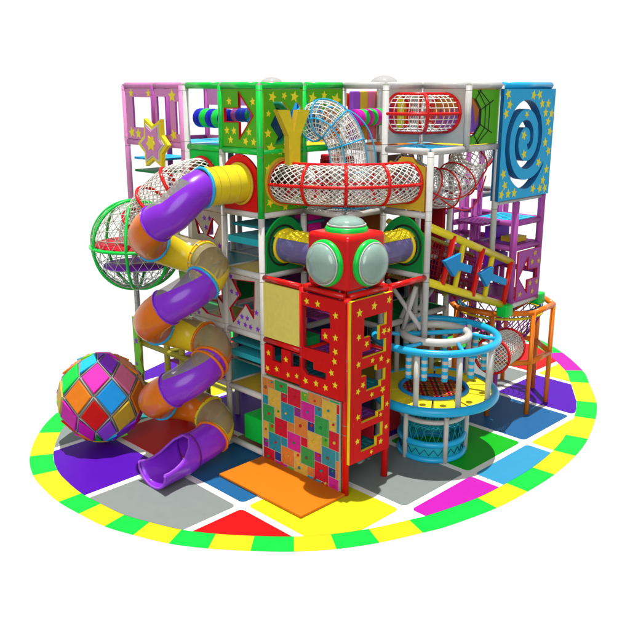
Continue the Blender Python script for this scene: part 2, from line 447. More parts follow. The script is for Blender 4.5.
panel('wall_panel','pink panel with yellow corner stars and a square window, at the outer left corner','panel','a',-.01,ol,[rect(6.10,6.84,6.98,7.66)],['pink','mauve','star'],stars=[star2(6.93,6.86,.14,.2),star2(6.66,6.84,.13),star2(6.17,7.75,.10),star2(6.88,7.75,.10)],group='pink wall panels')
ol = rect(4.12*C+.07,5*C-.04,L[5]+.07,L[6]-.07)
panel('wall_panel','pink panel with two tall slots and yellow corner stars, beside the white corner post','panel','a',-.01,ol,[rect(5.04,5.16,6.88,7.58),rect(5.36,5.86,6.85,7.68)],['pink','mauve','star'],stars=[star2(5.26,7.70,.15),star2(5.26,6.86,.13,.3)],group='pink wall panels')
# star sign
def px2star(sc): 
    P = [(5.94,7.21),(5.64,7.05),(5.30,7.21),(5.30,6.87),(5.07,6.66),(5.31,6.46),(5.34,6.17),(5.64,6.32),(5.96,6.15),(5.98,6.46),(6.24,6.65),(5.97,6.84)]
    return [(5.64+(h-5.64)*sc, 6.68+(v-6.68)*sc) for h, v in P]
st = thing('star_sign','yellow, white and pink six-pointed star hanging on the pink tower','sign',(-.3,5.64,6.15))
for sc, m, x, nm in [(1,'yellow',-.34,'star_back'),(.80,'white',-.36,'star_border'),(.68,'pink',-.38,'star_face'),(.30,'star',-.40,'star_centre')]:
    MB().poly(px2star(sc), [], (lambda h,v,d,x=x: Vector((x+d,h,v))), .10 if sc==1 else .019, (0,0)).build(nm, m, st)
MB().box((-.25,5.6,6.5),(-.04,5.68,6.56)).build('bracket','pink',st)

mat('kelly',(.01,.26,.16)); mat('navyblue',(.01,.06,.30))
# ---- green panels
ol = rect(2*C+.07,3*C-.07,L[5]+.07,L[6]-.07)
arrow = [(3.46,7.47),(3.00,7.48),(3.00,7.80),(2.56,7.34),(3.00,6.87),(3.00,7.21),(3.46,7.20)]
ah = lambda mb, tf: mb.tube([tf(h,v,-.01) for h,v in arrow], .014, 6, 3, closed=True)
panel('wall_panel','green panel with yellow stars and a red-edged arrow cut through it','panel','a',0,ol,[arrow],['leaf','crimson','star','red'],stars=star_field(ol,[[(p[0],p[1]) for p in [(3.52,7.53),(3.06,7.54),(3.06,7.88),(2.48,7.34),(3.06,6.80),(3.06,7.15),(3.52,7.14)]]],.24,.088,(.10,.12),3,.06),extra=ah)
# roller with stripes
def roller(name, label, p, q, r, cols, n, group=None):
    p, q = Vector(p), Vector(q); d = q-p; ln = d.length; ax = d.normalized()
    mats = []; 
    for c_ in cols:
        if c_ not in mats: mats.append(c_)
    mb = MB()
    prof = []; mis = []
    for i in range(n):
        h0, h1 = ln*i/n, ln*(i+1)/n; mi = mats.index(cols[i % len(cols)])
        q_ = [(r*.93,h0),(r,h0+.02),(r*1.02,(h0+h1)/2),(r,h1-.02),(r*.93,h1)]
        if i == 0: q_ = [(.001,h0)] + q_
        if i == n-1: q_ = q_ + [(.001,h1)]
        mb.lathe(p, q_, 16, mi, ax)
    o = mb.build(name, mats, None, loc=p); 
    return tag(o, label, 'roller', group)
roller('padded_roller','fat blue and green striped roller across the open green bay, beside the pink tower',(.3,4*C-.06,7.24),(.3,3*C+.08,7.24),.20,['deepblue','green'],5)
roller('padded_roller','blue and green striped roller seen through the red-edged arrow cut-out',(.35,2*C+.25,7.33),(.35,3*C-.02,7.33),.14,['navy','mauve','darkgreen','navy'],6)
bx = MB().rbox((.22,2.48,L[5]+.07),(.36,3.05,L[5]+1.1),.03); o = bx.build('foam_block','blue',None,loc=(.3,2.75,L[5]+.07)); tag(o,'blue foam block behind the arrow cut-out of the green panel','foam block')
# arches at level 4-5
def arch_outline(h0,h1,z0,z1,bump=.22,n=18):
    out = [(h0,z0),(h1,z0)]
    for i in range(n+1):
        t = i/n; h = h1+(h0-h1)*t
        out.append((h, z1 - bump*(1-sin(PI*t)**.8) ))
    return out
ol = arch_outline(2*C+.07,3*C-.07,L[4]+.07,L[5]-.07,.3)
panel('wall_panel','red arched panel holding the mouth of the yellow slide tube','panel','a',-.02,ol,[circ(2.98,5.98,.40)],['red','darkred'])
ol = rect(3*C+.07,4*C-.07,L[4]+.07,L[5]-.07)
panel('wall_panel','green panel with a round mouth where the white net tunnel starts','panel','a',.02,ol,[circ(4.22,6.02,.42)],['green','darkgreen'])
def star_panel(label, h0,h1,z0,z1,holes,seed,axis='a',pos=0,mats=('offwhite','crimson','purple'),step=.21,r=.072,group='white panels with purple stars',name='wall_panel'):
    ol = rect(h0,h1,z0,z1)
    ex = lambda mb, tf: [mb.tube([tf(h,v,-.004) for h,v in ho], .011, 5, 1, closed=True) for ho in holes]
    return panel(name,label,'panel',axis,pos,ol,holes,list(mats),stars=star_field(ol,holes,step,r,(.1,.1),seed),group=group,extra=ex)
star_panel('white panel with purple stars and zigzag holes, highest one, beside the top yellow slide bend',3*C+.07,4*C-.07,L[3]+.07,L[4]-.07,[[(4.20,4.75),(3.98,5.15),(3.76,5.02),(3.96,4.70)],[(4.62,5.1),(4.5,4.75),(4.3,4.78)],[(4.55,4.6),(4.3,4.25),(3.9,4.5),(4.2,4.62)]],2)
star_panel('white panel with purple stars and a jagged star hole, left of the red tower top',2*C+.07,3*C-.07,L[2]+.07,L[3]-.07,[[(3.38,3.89),(2.62,3.96),(2.67,3.14),(2.93,3.41),(3.36,2.93),(3.48,3.22),(3.13,3.58)]],3)
star_panel('narrow white panel with purple stars, half hidden behind the orange slide bend',3*C+.07,3*C+.62,L[1]+.07,L[2]-.07,[[(3.98,1.8),(4.1,2.1),(3.95,2.3),(4.15,2.45),(4.16,1.75)]],4)
star_panel('dark zigzag-cut white panel with purple stars, between the purple slide loops and the jagged star hole',3*C+.07,4*C-.07,L[2]+.07,L[3]-.07,[[(4.6,3.9),(4.2,3.95),(3.85,3.6),(3.75,3.9),(3.72,3.3),(3.95,3.45),(3.78,2.95),(4.3,2.95),(4.6,3.1)]],5)
# big green star panel next to the yellow Y
hx = [(.20,7.30),(.34,7.66),(.55,7.70),(.95,7.46),(1.10,7.55),(1.10,6.80),(.34,6.78),(.22,6.95)]
ol = rect(.07,C-.07,L[4]+.07,L[6]-.07)
hol = [[(.24,7.16),(.42,7.42),(.30,7.62),(.60,7.60),(.80,7.40),(.96,7.62),(1.1,7.50),(1.1,6.76),(.34,6.76),(.44,6.92)],circ(.56,6.02,.42)]
panel('wall_panel','tall green corner panel with yellow stars, behind the big yellow letter Y','panel','b',2*C-.03,ol,hol,['leaf','gold','star'],stars=[star2(.30,7.70,.11,.3),star2(.17,7.0,.10),star2(.24,6.70,.13,.2),star2(.17,6.3,.1,.1),star2(.2,5.62,.1,.5),star2(.95,5.58,.13,.2),star2(.9,7.70,.12,.2),star2(.62,5.5,.09),star2(.19,7.38,.07,.1),star2(.62,7.72,.08,.4),star2(.28,5.85,.06),star2(.18,5.95,.07,.3),star2(.98,6.42,.08,.1),star2(.5,6.62,.07,.2),star2(.8,6.62,.09,.5)])
ol = [(C+.07,L[6]-.07),(C+.07,7.62),(1.40,7.42),(1.55,7.66),(1.8,7.40),(2.02,7.60),(2*C-.07,7.18),(2*C-.07,L[6]-.07)]
panel('valance','short green zigzag valance with yellow stars, above the blue-hooped net tunnel','panel','b',2*C-.03,ol,[],['leaf','leaf','star'],stars=[star2(1.42,7.67,.12,.2),star2(2.12,7.62,.16,.3),star2(1.76,7.72,.09,.1)])
# yellow ring collar on green panel
mat('w_blueedge',(.01,.12,.30))
k = thing('tunnel_collar','scalloped yellow collar on the green corner panel, left end of the curved net tunnel','collar',(.56,2.3,5.5))
MB().poly(circ(.56,6.02,.50,36), [circ(.56,6.02,.415,36)], tf_b(2*C-.06), .04, (0,0)).build('collar_plate','gold',k)
hoop(k,(.56,2*C-.10,6.02),(0,1,0),.43,.02,'rust')
# letter Y
yl = thing('letter_sign','big yellow letter Y standing in front of the green corner panel','letter',(.62,2.1,6.4))
Y = [(.17,7.46),(.49,7.45),(.60,7.02),(.72,7.45),(1.05,7.44),(.78,6.93),(.77,6.36),(.47,6.36),(.46,6.95)]
MB().poly(Y, [], lambda h,v,d: Vector((h,2.05+d,v)), .14, (0,1)).build('letter_face',['yellow','gold'],yl)
MB().box((.55,2.19,6.6),(.7,2.37,6.68)).build('bracket','gold',yl)
# foam drum behind Y
d = MB().lathe((.80,2.95,7.14),[(.001,-.12),(.44,-.12),(.49,-.06),(.49,.1),(.44,.16),(.36,.16),(.34,.10)],36,0,(0,-1,0)); d.lathe((.80,2.85,7.14),[(.35,-.02),(.30,.0),(.001,.02)],28,1,(0,-1,0)); o = d.build('foam_drum',['kelly','navyblue'],None,loc=(.62,3.1,6.5)); tag(o,'round blue foam drum behind the big yellow letter Y','foam drum')
pl = MB().box((2.0,3.6,6.75),(3.0,3.7,7.6)); 
for i in range(6): pl.tube([(2.05+.17*i,3.55,6.75),(2.05+.17*i,3.55,7.62)],.05,8)
o = pl.build('padded_screen','blue',None,loc=(2.5,3.6,6.75)); tag(o,'blue ribbed padded screen behind the blue-hooped net tunnel','screen')

# ------------------------------------------------------------------ red climbing tower
rt = thing('play_frame','red square tube tower frame at the front corner, behind the climbing wall','play frame',(0,0,0))
RR = .072
for (a,b,z0,z1) in [(0,0,0,L[3]),(1,0,0,L[3]),(0,1,2.0,L[3]),(1,2,.02,L[3]-.1),(1,1,0,L[3])]: 
    if (a,b)==(1,2): continue
    post(rt,a,b,z0,z1,'gloss_red',RR)
for (a0,b0,a1,b1,z) in [(0,0,0,1,L[3]),(0,1,0,2,L[3]),(0,0,1,0,L[3]),(1,0,2,0,L[3]),(0,1,0,2,L[2]),(0,0,0,1,L[2]),(1,0,1,1,L[3]),(0,1,1,1,L[3]),(1,1,1,2,L[3]),(0,0,1,0,L[2]),(0,0,1,0,L[1]+.55),(0,0,1,0,L[1]),(0,0,1,0,.75),(1,0,1,1,.75),(1,1,1,2,.75),(0,1,1,1,L[2]),(1,0,1,1,L[2])]:
    gbeam(rt,a0,b0,a1,b1,z,'gloss_red',RR*.85)
for z, m, p in [(.78,'teal','aqua'),(1.42,'plum','violet'),(2.1,'teal','aqua'),(2.78,'plum','violet'),(3.35,'plum','mauve')]:
    if z == 3.35: deck(rt,.35,1.0,1,2,z,m,.05,p)
    else: deck(rt,0,0,1,1,z,m,.05,p); deck(rt,0,1,1,2,z,m,.05,p)
for (b0,z0,z1,m) in [(.2,.8,1.4,'crimson'),(1.3,2.1,2.6,'darkgreen'),(.6,2.85,3.4,'black')]:
    MB().box((C-.12,b0*C,z0),(C-.08,b0*C+.7,z1)).build('back_board',m,rt)
MB().box((.06,1.02*C,2.82),(.5,1.9*C,3.0)).build('foam_step','darkgreen',rt)
# left face panels
ol = rect(C+.06,2*C-.07,L[2]+.08,L[3]-.08)
def frame_edge(mb, tf):
    pass
panel('wall_panel','plain pale yellow square panel in the upper left of the red tower','panel','a',-.02,ol,[],['paleyellow','gold'])
redm = ['red','yellow','star']
def redpanel(label, axis, pos, ol, holes, seed, t=.07, step=.27, r=.07, stars=None):
    return panel('wall_panel',label,'panel',axis,pos,ol,holes,redm if axis == 'b' else ['red','darkred','star'],t=t,stars=stars if stars else star_field(ol,holes,step,r,(.13,.12),seed,.1),group='red puzzle panels with yellow stars')
ol = rect(-.05,C-.06,2.03,L[3]-.07)
redpanel('red starry panel with two puzzle-edged holes, left of the front corner post','a',-.08,ol,
  [[(1.11,3.76),(.36,3.75),(.34,3.43),(.58,3.38),(.58,3.17),(.36,3.14),(.36,2.92),(1.08,2.90)],[(1.11,2.66),(.80,2.64),(.80,2.50),(.46,2.50),(.46,2.36),(1.0,2.34),(1.11,2.45)]],5,
  stars=[star2(*p,.075,q) for p,q in [((.2,3.72),.2),((.2,3.28),.1),((.98,3.86),.3),((.68,3.86),.1),((.22,2.8),.3),((.2,2.32),.0),((.46,2.2),.3),((.72,2.22),.1),((1.02,2.2),.4),((.47,3.26),.2),((.5,3.02+.0),.2),((.3,2.55),.3),((.2,3.0),.5)] if p[0] != .5])
ol = rect(C+.03,2*C-.07,2.03,L[2]-.08)
redpanel('low red starry panel with two castle-shaped notches, above the climbing wall','a',-.02,ol,[[(2.08,2.68),(1.80,2.68),(1.80,2.36),(2.08,2.36)],[(1.52,2.68),(1.24,2.66),(1.24,2.42),(1.52,2.36)]],6,
  stars=[star2(2.2,2.5,.07,.2),star2(2.24,2.15,.07,.5),star2(1.66,2.48,.07,.1),star2(1.95,2.2,.07,.3),star2(1.6,2.16,.06,.4),star2(1.34,2.2,.06,.1)])
# right face
ol = rect(-.03,C-.03,.70,L[3]-.06)
H1 = [(.34,3.65),(1.0,3.65),(1.0,3.40),(.80,3.40),(.80,3.12),(1.0,3.12),(1.0,2.84),(.30,2.84),(.30,2.98),(.53,2.98),(.53,3.25),(.34,3.25)]
H2 = [(.28,2.63),(.74,2.63),(.74,2.50),(1.0,2.50),(1.0,2.25),(.87,2.25),(.87,2.14),(.43,2.14),(.43,2.47),(.28,2.47)]
H3 = [(.30,1.92),(.97,1.92),(.97,1.60),(.80,1.60),(.80,1.50),(.30,1.50)]
H4 = [(.30,1.36),(.95,1.36),(.95,1.06),(.78,1.06),(.78,.88),(.30,.88)]
sp = [(.2,3.78,.09),(.62,3.84,.09),(1.06,3.88,.08),(1.07,3.26,.06),(.93,3.27,.08),(.42,3.12,.07),(.19,3.3,.07),(.19,2.75,.07),(1.07,2.62,.06),(.86,2.72,.07),(.60,2.74,.06),(.19,2.2,.07),(.33,2.3,.07),(.93,2.05,.08),(.6,2.03,.06),(.20,1.66,.07),(.19,1.15,.07),(.88,1.5+.02,.05),(.9,.9+.03,.07),(1.07,1.7,.06),(.62,.79,.05),(1.06,1.2,.06)]
redpanel('tall red starry panel with four stacked puzzle-shaped holes, right of the front corner post','b',-.115,ol,[H1,H2,H3,H4],7,stars=[star2(x,z,r,.15*i) for i,(x,z,r) in enumerate(sp)])
# ---- climbing wall
cw = thing('climbing_wall','patchwork climbing wall of coloured squares with small bolted holds','climbing wall',(-.04,1.2,.0))
W0, W1, Z0, Z1 = .10, 2*C-.02, .012, 1.98
MB().box((-.07,W0,Z0),(-.02,W1,Z1)).build('backing_board','cream',cw)
mb = MB(); pc = ['teal','magenta','gold','green','red','blue','orange','navy','aqua','purple']
cwm = {'w_teal':(.02,.26,.36),'w_magenta':(.55,.02,.28),'w_gold':(.62,.42,.06),'w_green':(.03,.32,.07),'w_red':(.55,.01,.03),'w_navy':(.02,.04,.25),'w_orange':(.60,.21,.04),'w_purple':(.28,.02,.25),'w_kelly':(.12,.40,.03)}
for k_, v_ in cwm.items(): mat(k_, v_, rough=.5, var=.12, scale=14)
cwl = list(cwm); rg = random.Random(4)
bs, ss = .40, .205   # Pythagorean tiling of a big and a small square
def clipr(x0,x1,z0,z1):
    x0=max(x0,W0+.015); x1=min(x1,W1-.015); z0=max(z0,Z0+.015); z1=min(z1,Z1-.015)
    return (x0,x1,z0,z1) if x1-x0>.03 and z1-z0>.03 else None
big = ['w_teal','w_magenta','w_gold','w_red','w_orange','w_green']; sml = ['w_red','w_kelly','w_orange','w_navy','w_gold','w_purple','w_teal']
holds = []
for i in range(-12,14):
    for j in range(-12,14):
        u = W0 + i*bs - j*ss - .1; v = Z0 + i*ss + j*bs - .1
        for (x0,z0,sz,lst) in ((u,v,bs,big),(u+bs,v,ss,sml)):
            q = clipr(x0+.008,x0+sz-.008,z0+.008,z0+sz-.008)
            if q:
                cc = lst[(i*2+j*3+(1 if sz==bs else 0)) % len(lst)]
                mb.box((-.076,q[0],q[2]),(-.071,q[1],q[3]),cwl.index(cc))
                if sz == bs and q[1]-q[0] > .12 and q[3]-q[2] > .12: holds.append(((q[0]+q[1])/2+rg.uniform(-.04,.04),(q[2]+q[3])/2+rg.uniform(-.04,.04)))
                elif q[1]-q[0] > .08 and q[3]-q[2] > .08 and rg.random()<.75: holds.append(((q[0]+q[1])/2-.03,(q[2]+q[3])/2+.05))
mb.build('patchwork_face', cwl, cw)
hold_proto = {}
for i,(h,v) in enumerate(holds):
    m = ['crimson','gold','darkgreen','darkred','teal','brown'][(i*7) % 6]
    mb = MB(); rx = rg.uniform(.022,.036); n = 8
    mb.lathe((-.076,h,v),[(rx,0),(rx*1.05,.012),(rx*.7,.03),(.001,.036)],n,0,(-1,0,0)); mb.build('climbing_hold',m,cw)
post_tr = MB().box((-.075,W1,Z0),(-.02,W1+.03,Z1)).build('edge_strip','white',cw)

# ------------------------------------------------------------------ cube pod with bubble windows
cp = thing('bubble_cube','red cube pod with clear bubble windows on top of the red tower','play pod',(.53,.53,L[3]))
cb = MB(); cb.rbox((-.04,-.04,4.18),(1.05,1.05,5.24),.10); cb.build('cube_shell','gloss_red',cp)
MB().box((.15,.15,L[3]+.05),(.95,.95,4.2)).build('base','darkred',cp)
def bubble(c, nrm, r):
    nrm = Vector(nrm); c = Vector(c)
    o = MB().lathe(c, [(r*1.16,-.02),(r*1.16,.05),(r*1.08,.09),(r*1.0,.09)], 36, 0, nrm).build('window_ring','gloss_green',cp)
    MB().lathe(c, [(r*1.0,.085),(r*.99,.13)]+[(r*.99*cos(R(t)),.13+r*.42*sin(R(t))) for t in range(10,91,10)], 36, 0, nrm).build('bubble_window','bubble',o)
    hoop(o, c+nrm*.12, nrm, r*1.02, .016, 'gloss_white', 40, 'trim')
bubble((-.04,.52,4.68),(-1,0,0),.39); bubble((.55,-.04,4.68),(0,-1,0),.39); bubble((.53,.53,5.24),(0,0,1),.36)
# tunnels from the cube to the green panels
def tunnel(label, p, q, upside):
    p, q = Vector(p), Vector(q); ax = (q-p).normalized(); ln = (q-p).length
    t = thing('crawl_tunnel',label,'tunnel',tuple(p-Vector((0,0,.34))),'yellow crawl tunnels into the red cube')
    side = ax.cross(Vector((0,0,1))).normalized()
    def sect(s0, s1, r, m, nm, a0=0, a1=360, par=t):
        mb = MB(); n = 28; vs = []; 
        for s_ in (s0, s1):
            for k in range(n+1):
                a = R(a0+(a1-a0)*k/n); vs.append(p+ax*s_+(Vector((0,0,1))*cos(a)+side*sin(a))*r)
        mb.add(vs,[(k,k+1,n+1+k+1,n+1+k) for k in range(n)],0,True); return mb.build(nm,m,par)
    sect(0,ln,.335,'yellow','tunnel_shell',-52,52)
    sect(0,ln,.335,'yellow','tunnel_shell',150,210)
    w1 = sect(.06,ln-.06,.325,'window_violet','side_window',52,150); w2 = sect(.06,ln-.06,.325,'window_violet','side_window',210,308)
    for s_ in (.06, ln-.10): 
        MB().ring(p+ax*s_,ax,.335,.035,36,8).build('end_ring','yellow',t)
    mb = MB(); n1, n2 = 60, 28; vs = []
    for i in range(n1+1):
        s_ = .12+(ln-.24)*i/n1
        for k in range(n2+1):
            a = R(-50+100*k/n2); h_ = .338+.024*(sin(PI*7*i/n1)**2)*(sin(PI*4*k/n2)**2)
            vs.append(p+ax*s_+(Vector((0,0,1))*cos(a)+side*sin(a))*h_)
    mb.add(vs,[(i*(n2+1)+k,i*(n2+1)+k+1,(i+1)*(n2+1)+k+1,(i+1)*(n2+1)+k) for i in range(n1) for k in range(n2)],0,True)
    mb.build('quilted_top','yellow',t)
tunnel('yellow crawl tunnel with violet side window, left of the red cube',(.55,1.04,4.70),(.55,2*C-.05,4.70),1)
tunnel('yellow crawl tunnel with violet side window, right of the red cube',(1.04,.55,4.70),(2*C-.05,.55,4.70),1)
def gp(label, axis, pos, h0, h1):
    ol = arch_outline(h0,h1,L[3]+.07,L[4]-.06,.38); hc = (h0+h1)/2 if axis=='a' else .55
    ex = lambda mb, tf: mb.tube([tf(h,v,-.01) for h,v in circ(.55,4.70,.42,32)], .02, 6, 2, closed=True)
    panel('wall_panel',label,'panel',axis,pos,ol,[circ(.55,4.70,.34)],['darkgreen','green','black'],group='dark green tunnel panels',extra=ex)
gp('dark green arched panel behind the left crawl tunnel of the cube','b',2*C-.03,.08,C-.06)
gp('dark green arched panel behind the right crawl tunnel of the cube','a',2*C-.03,.08,C-.06)
# white beams round the notch + centre frame
cf = thing('play_frame','white tube frame round the front notch, between green corner and blue swirl panel','play frame',G(2,1,0))
for (a,b,z0,z1) in [(2,1,0,L[6]),(2,0,2.78,L[5]),(3,0,L[5],L[6]),(3,1,0,L[6]),(4,0,4.25,L[6]),(3,2,0,L[6]),(4,1,0,L[6]),(1,1,L[3]+.08,L[4]),(3,3,0,L[5]),(4,2,0,L[5]),(4,3,0,L[5]),(3,4,0,L[5]),(4,4,0,L[5]),(5,2,0,L[5])]:
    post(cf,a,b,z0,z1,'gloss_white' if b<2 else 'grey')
for (a0,b0,a1,b1,k) in [(2,2,2,1,6),(2,1,3,1,6),(3,1,3,0,6),(3,0,4,0,6),(2,2,2,1,5),(2,1,2,0,5),(2,0,3,0,5),(3,0,4,0,5),(3,1,3,0,5),(2,1,3,1,5),(4,0,4,1,5),(4,0,4,1,6),(3,1,4,1,5),
   (1,2,1,1,4),(1,1,2,1,4),(2,1,2,0,4),(2,1,2,2,4),(3,1,4,1,4),(2,1,3,1,4),(2,1,2,0,3),(2,1,2,2,3),(2,1,3,1,3),(3,1,4,1,3),(2,1,3,1,2),(3,1,4,1,2),(2,2,3,2,3),(3,2,4,2,4),(3,2,4,2,3),(3,2,4,2,2),(2,2,2,1,2),(2,2,2,1,1),(2,1,3,1,1)]:
    gbeam(cf,a0,b0,a1,b1,L[k],'gloss_white' if k>3 else 'white')
deck(cf,2,0,3,1,L[5]+.05,'sky',.05); deck(cf,2,1,3,2,L[5]+.05,'orange'); deck(cf,3,0,4,1,L[5]+.05,'yellow'); deck(cf,3,1,4,2,L[5]+.05,'sky'); deck(cf,1.0,1.0,2,2,L[4]-.03,'grey',.03,i=.06)
deck(cf,3,1,4,2,L[4]+.05,'plum'); deck(cf,2,1,3,2,L[4]+.05,'olive'); deck(cf,2,1,3,2,L[3]+.05,'brown'); deck(cf,3,1,4,2,L[3]+.05,'darkred'); deck(cf,2,1,3,2,L[2]+.05,'darkgreen'); deck(cf,3,1,4,2,L[2]+.05,'darkgreen')
deck(cf,2,2,3,3,L[4]+.05,'brown'); deck(cf,3,2,4,3,L[4]+.05,'plum'); deck(cf,2,2,3,3,L[3]+.05,'darkblue'); deck(cf,3,2,4,3,L[3]+.05,'plum'); deck(cf,2,2,3,3,L[2]+.05,'teal'); deck(cf,2,2,3,3,L[1]+.05,'olive'); deck(cf,2,1,3,2,L[1]+.05,'gold'); deck(cf,3,1,4,2,L[1]+.05,'olive'); deck(cf,3,2,4,3,L[1]+.05,'teal')
deck(cf,2,0,3,1,L[5]-.0,'white',.02,i=.0) if False else None
# braces under the arrow bridge
for p,q in [((2.42,.05,2.9),(2.42,1.1,3.9)),((2.5,.1,3.0),(3.5,1.0,3.9)),((2.42,.6,2.8),(2.42,.25,3.9)),((3.6,1.15,2.9),(4.6,1.1,3.7)),((3.0,1.15,2.8),(3.6,1.15,3.6)),((1.3,.1,3.0),(2.3,1.1,3.95))]:
    beam(cf,p,q,'white',.05,'brace')

# ------------------------------------------------------------------ net tunnels
def arc(cx,cy,r,a0,a1,z,n): return [Vector((cx+r*cos(R(a0+(a1-a0)*i/n)), cy+r*sin(R(a0+(a1-a0)*i/n)), z)) for i in range(n+1)]
def along(path, r, ang):   # rail at a fixed angle on a tube
    fr = frames(path); return [p+(u*cos(ang)+w_*sin(ang))*r for p,(u,w_) in zip(path,fr)]
def hoops_at(t, path, idx, r, th, m):
    N = len(path)
    for i in idx:
        d_ = path[min(i+1,N-1)]-path[max(i-1,0)]
        MB().ring(path[i],d_,r,th,36,8).build('hoop',m,t)
ct = thing('net_tunnel','large curved white net tunnel with thick red hoops and rails, wrapping the front corner','net tunnel',(1.08,1.08,5.55))
path = arc(2.4,2.4,1.86,180,270,6.0,48)
path = [Vector((.54,2.40,6.0))] + path + [Vector((2.42,.54,6.0))]
net = MB(); net_on_tube(path,.385,19,net,.0135,'diamond',1.2)
net.build('net','net',ct)
hoops_at(ct,path,[2,13,25,37,48],.40,.036,'gloss_red')
for ang in (0,90 if True else 0,180):
    MB().tube(along(path,.40,R(ang)),.034,8).build('rail','gloss_red',ct)
# which side the 90 deg rail is on is fixed by the frame: one more inside
MB().tube(along(path,.40,R(270)),.028,8).build('rail','gloss_red',ct)
ol = [(.08,L[4]+.09),(C-.07,L[4]+.09),(C-.07,6.28),(1.0,6.42),(.85,6.38),(.7,6.52),(.42,6.52),(.3,6.40),(.08,6.34)]
panel('wall_panel','golden curly-topped panel at the right end of the curved red net tunnel','panel','a',2*C-.03,ol,[circ(.54,6.0,.38)],['gold','rust'],extra=lambda mb,tf: mb.tube([tf(h,v,-.01) for h,v in circ(.54,6.0,.42,30)],.016,6,1,closed=True))
ol = [(C+.07,L[4]+.09),(2*C-.08,L[4]+.09),(2*C-.08,6.4),(1.9,6.5),(C+.07,6.4)]
# blue hooped net tunnel
bt = thing('net_tunnel','white net tunnel with thin blue hoops arching down beside the yellow letter Y','net tunnel',(1.72,1.62,5.4))
path = spline([(1.40,2.42,7.14),(1.42,2.20,7.24),(1.47,1.98,7.25),(1.59,1.78,7.08),(1.70,1.66,6.76),(1.74,1.60,6.35),(1.76,1.58,5.95),(1.76,1.58,5.42)],7)
net = MB(); net_on_tube(path,.36,24,net,.0115,'grid',ring_n=2); net.build('net','net',bt)
hoops_at(bt,path,[0,10,19,28,38,48],.385,.016,'gloss_sky')
for ang in (0,90,180,270): MB().tube(along(path,.39,R(ang)),.014,8).build('rail','gloss_sky',bt)
MB().tube(spline([(1.5,2.0,7.5),(1.75,1.6,7.42),(2.0,1.35,7.1),(2.12,1.22,6.6),(2.14,1.2,6.1)],6),.014,8).build('rail','gloss_sky',bt)
# oval net pod at the top right
ov = thing('net_tunnel','short rounded net tunnel with thick red hoops, high on the pale grey corner walls','net tunnel',(2.9,.6,6.95))
path = spline([(2.78,1.22,7.36),(2.78,.98,7.36),(2.86,.76,7.36),(3.05,.60,7.36),(3.3,.55,7.36),(3.62,.55,7.36)],7)
net = MB(); net_on_tube(path,.37,20,net,.0115,'grid',ring_n=3); net.build('net','net',ov)
hoops_at(ov,path,[2,18,33],.385,.038,'gloss_red')
for ang in (0,90,180,270): MB().tube(along(path,.39,R(ang)),.034,8).build('rail','gloss_red',ov)
panel('wall_panel','pale grey wall panel with round hole, left of the oval red-hooped net','panel','b',C,rect(2*C+.07,3*C-.07,L[5]+.1,L[6]-.07),[circ(2.78,7.36,.36)],['offwhite','red'],group='pale grey top panels')
panel('wall_panel','pale grey wall panel with round hole, right of the oval red-hooped net','panel','a',3*C,rect(.07,C-.07,L[5]+.1,L[6]-.07),[circ(.55,7.36,.36)],['offwhite','red'],group='pale grey top panels')
mb = MB(); stripes = ['violet','gold','rose','orange','purple','crimson','yellow','orange','rust']
for i_, m_ in enumerate(stripes): mb.rbox((2.75+.26*i_,2.44,L[5]+.1),(3.0+.26*i_,2.56,7.8),.03,i_)
o = mb.build('padded_screen',stripes,None,loc=(3.9,2.5,L[5]+.1)); tag(o,'striped violet, gold and pink padded screen seen through the oval red-hooped net','screen')
# swooping net tunnel with red hoops, right
sw = thing('net_tunnel','sagging white net tunnel with thin red hoops, behind the white notch post','net tunnel',(3.7,.5,5.25))
path = spline([(2.52,1.0,6.2),(2.95,.72,5.95),(3.4,.58,5.76),(3.9,.55,5.82),(4.35,.6,6.05),(4.8,.72,6.32),(5.2,.85,6.45),(5.5,1.0,6.5)],8)
net = MB(); net_on_tube(path,.39,24,net,.0115,'grid',ring_n=2); net.build('net','net',sw)
hoops_at(sw,path,[3,12,20,28,38,48],.44,.018,'gloss_red')
MB().tube(spline([(3.0,.35,5.75),(3.5,.2,5.42),(4.1,.2,5.30),(4.6,.3,5.5),(5.0,.4,5.95)],6),.016,8).build('rail','gloss_red',sw)
for ang in (200,): MB().tube(along(path,.45,R(ang)),.016,8).build('rail','gloss_red',sw)
MB().tube(along(path,.45,R(100)),.016,8).build('rail','gloss_red',sw)

# ------------------------------------------------------------------ interior colour behind the notch
def ibox(name,label,a,b,m,cat='foam block',group=None):
    mb = MB(); mb.rbox(a,b,.04); o = mb.build(name,m,None,loc=((a[0]+b[0])/2,(a[1]+b[1])/2,a[2])); return tag(o,label,cat,group)
panel('wall_panel','dark orange wavy-topped panel behind the blue-hooped net tunnel','panel','b',3.6,[(2.6,6.7),(4.4,6.7),(4.4,7.38),(4.25,7.55),(4.05,7.70),(3.75,7.76),(3.45,7.62),(3.2,7.58),(2.6,7.6)],[circ(3.75,7.25,.22)],['orange','rust'])
roller('padded_roller','green and magenta striped roller between the blue-hooped net and the white corner post',(2.45,2.1,7.24),(3.5,2.3,7.24),.19,['magenta','green'],6)
ibox('foam_block','red foam block in the top rear of the white frame, left of the oval net',(3.7,3.3,L[5]+.1),(4.3,3.5,7.75),'red')
ibox('foam_block','yellow foam block peeping behind the white corner post',(3.9,3.05,7.0),(4.4,3.2,7.5),'yellow')
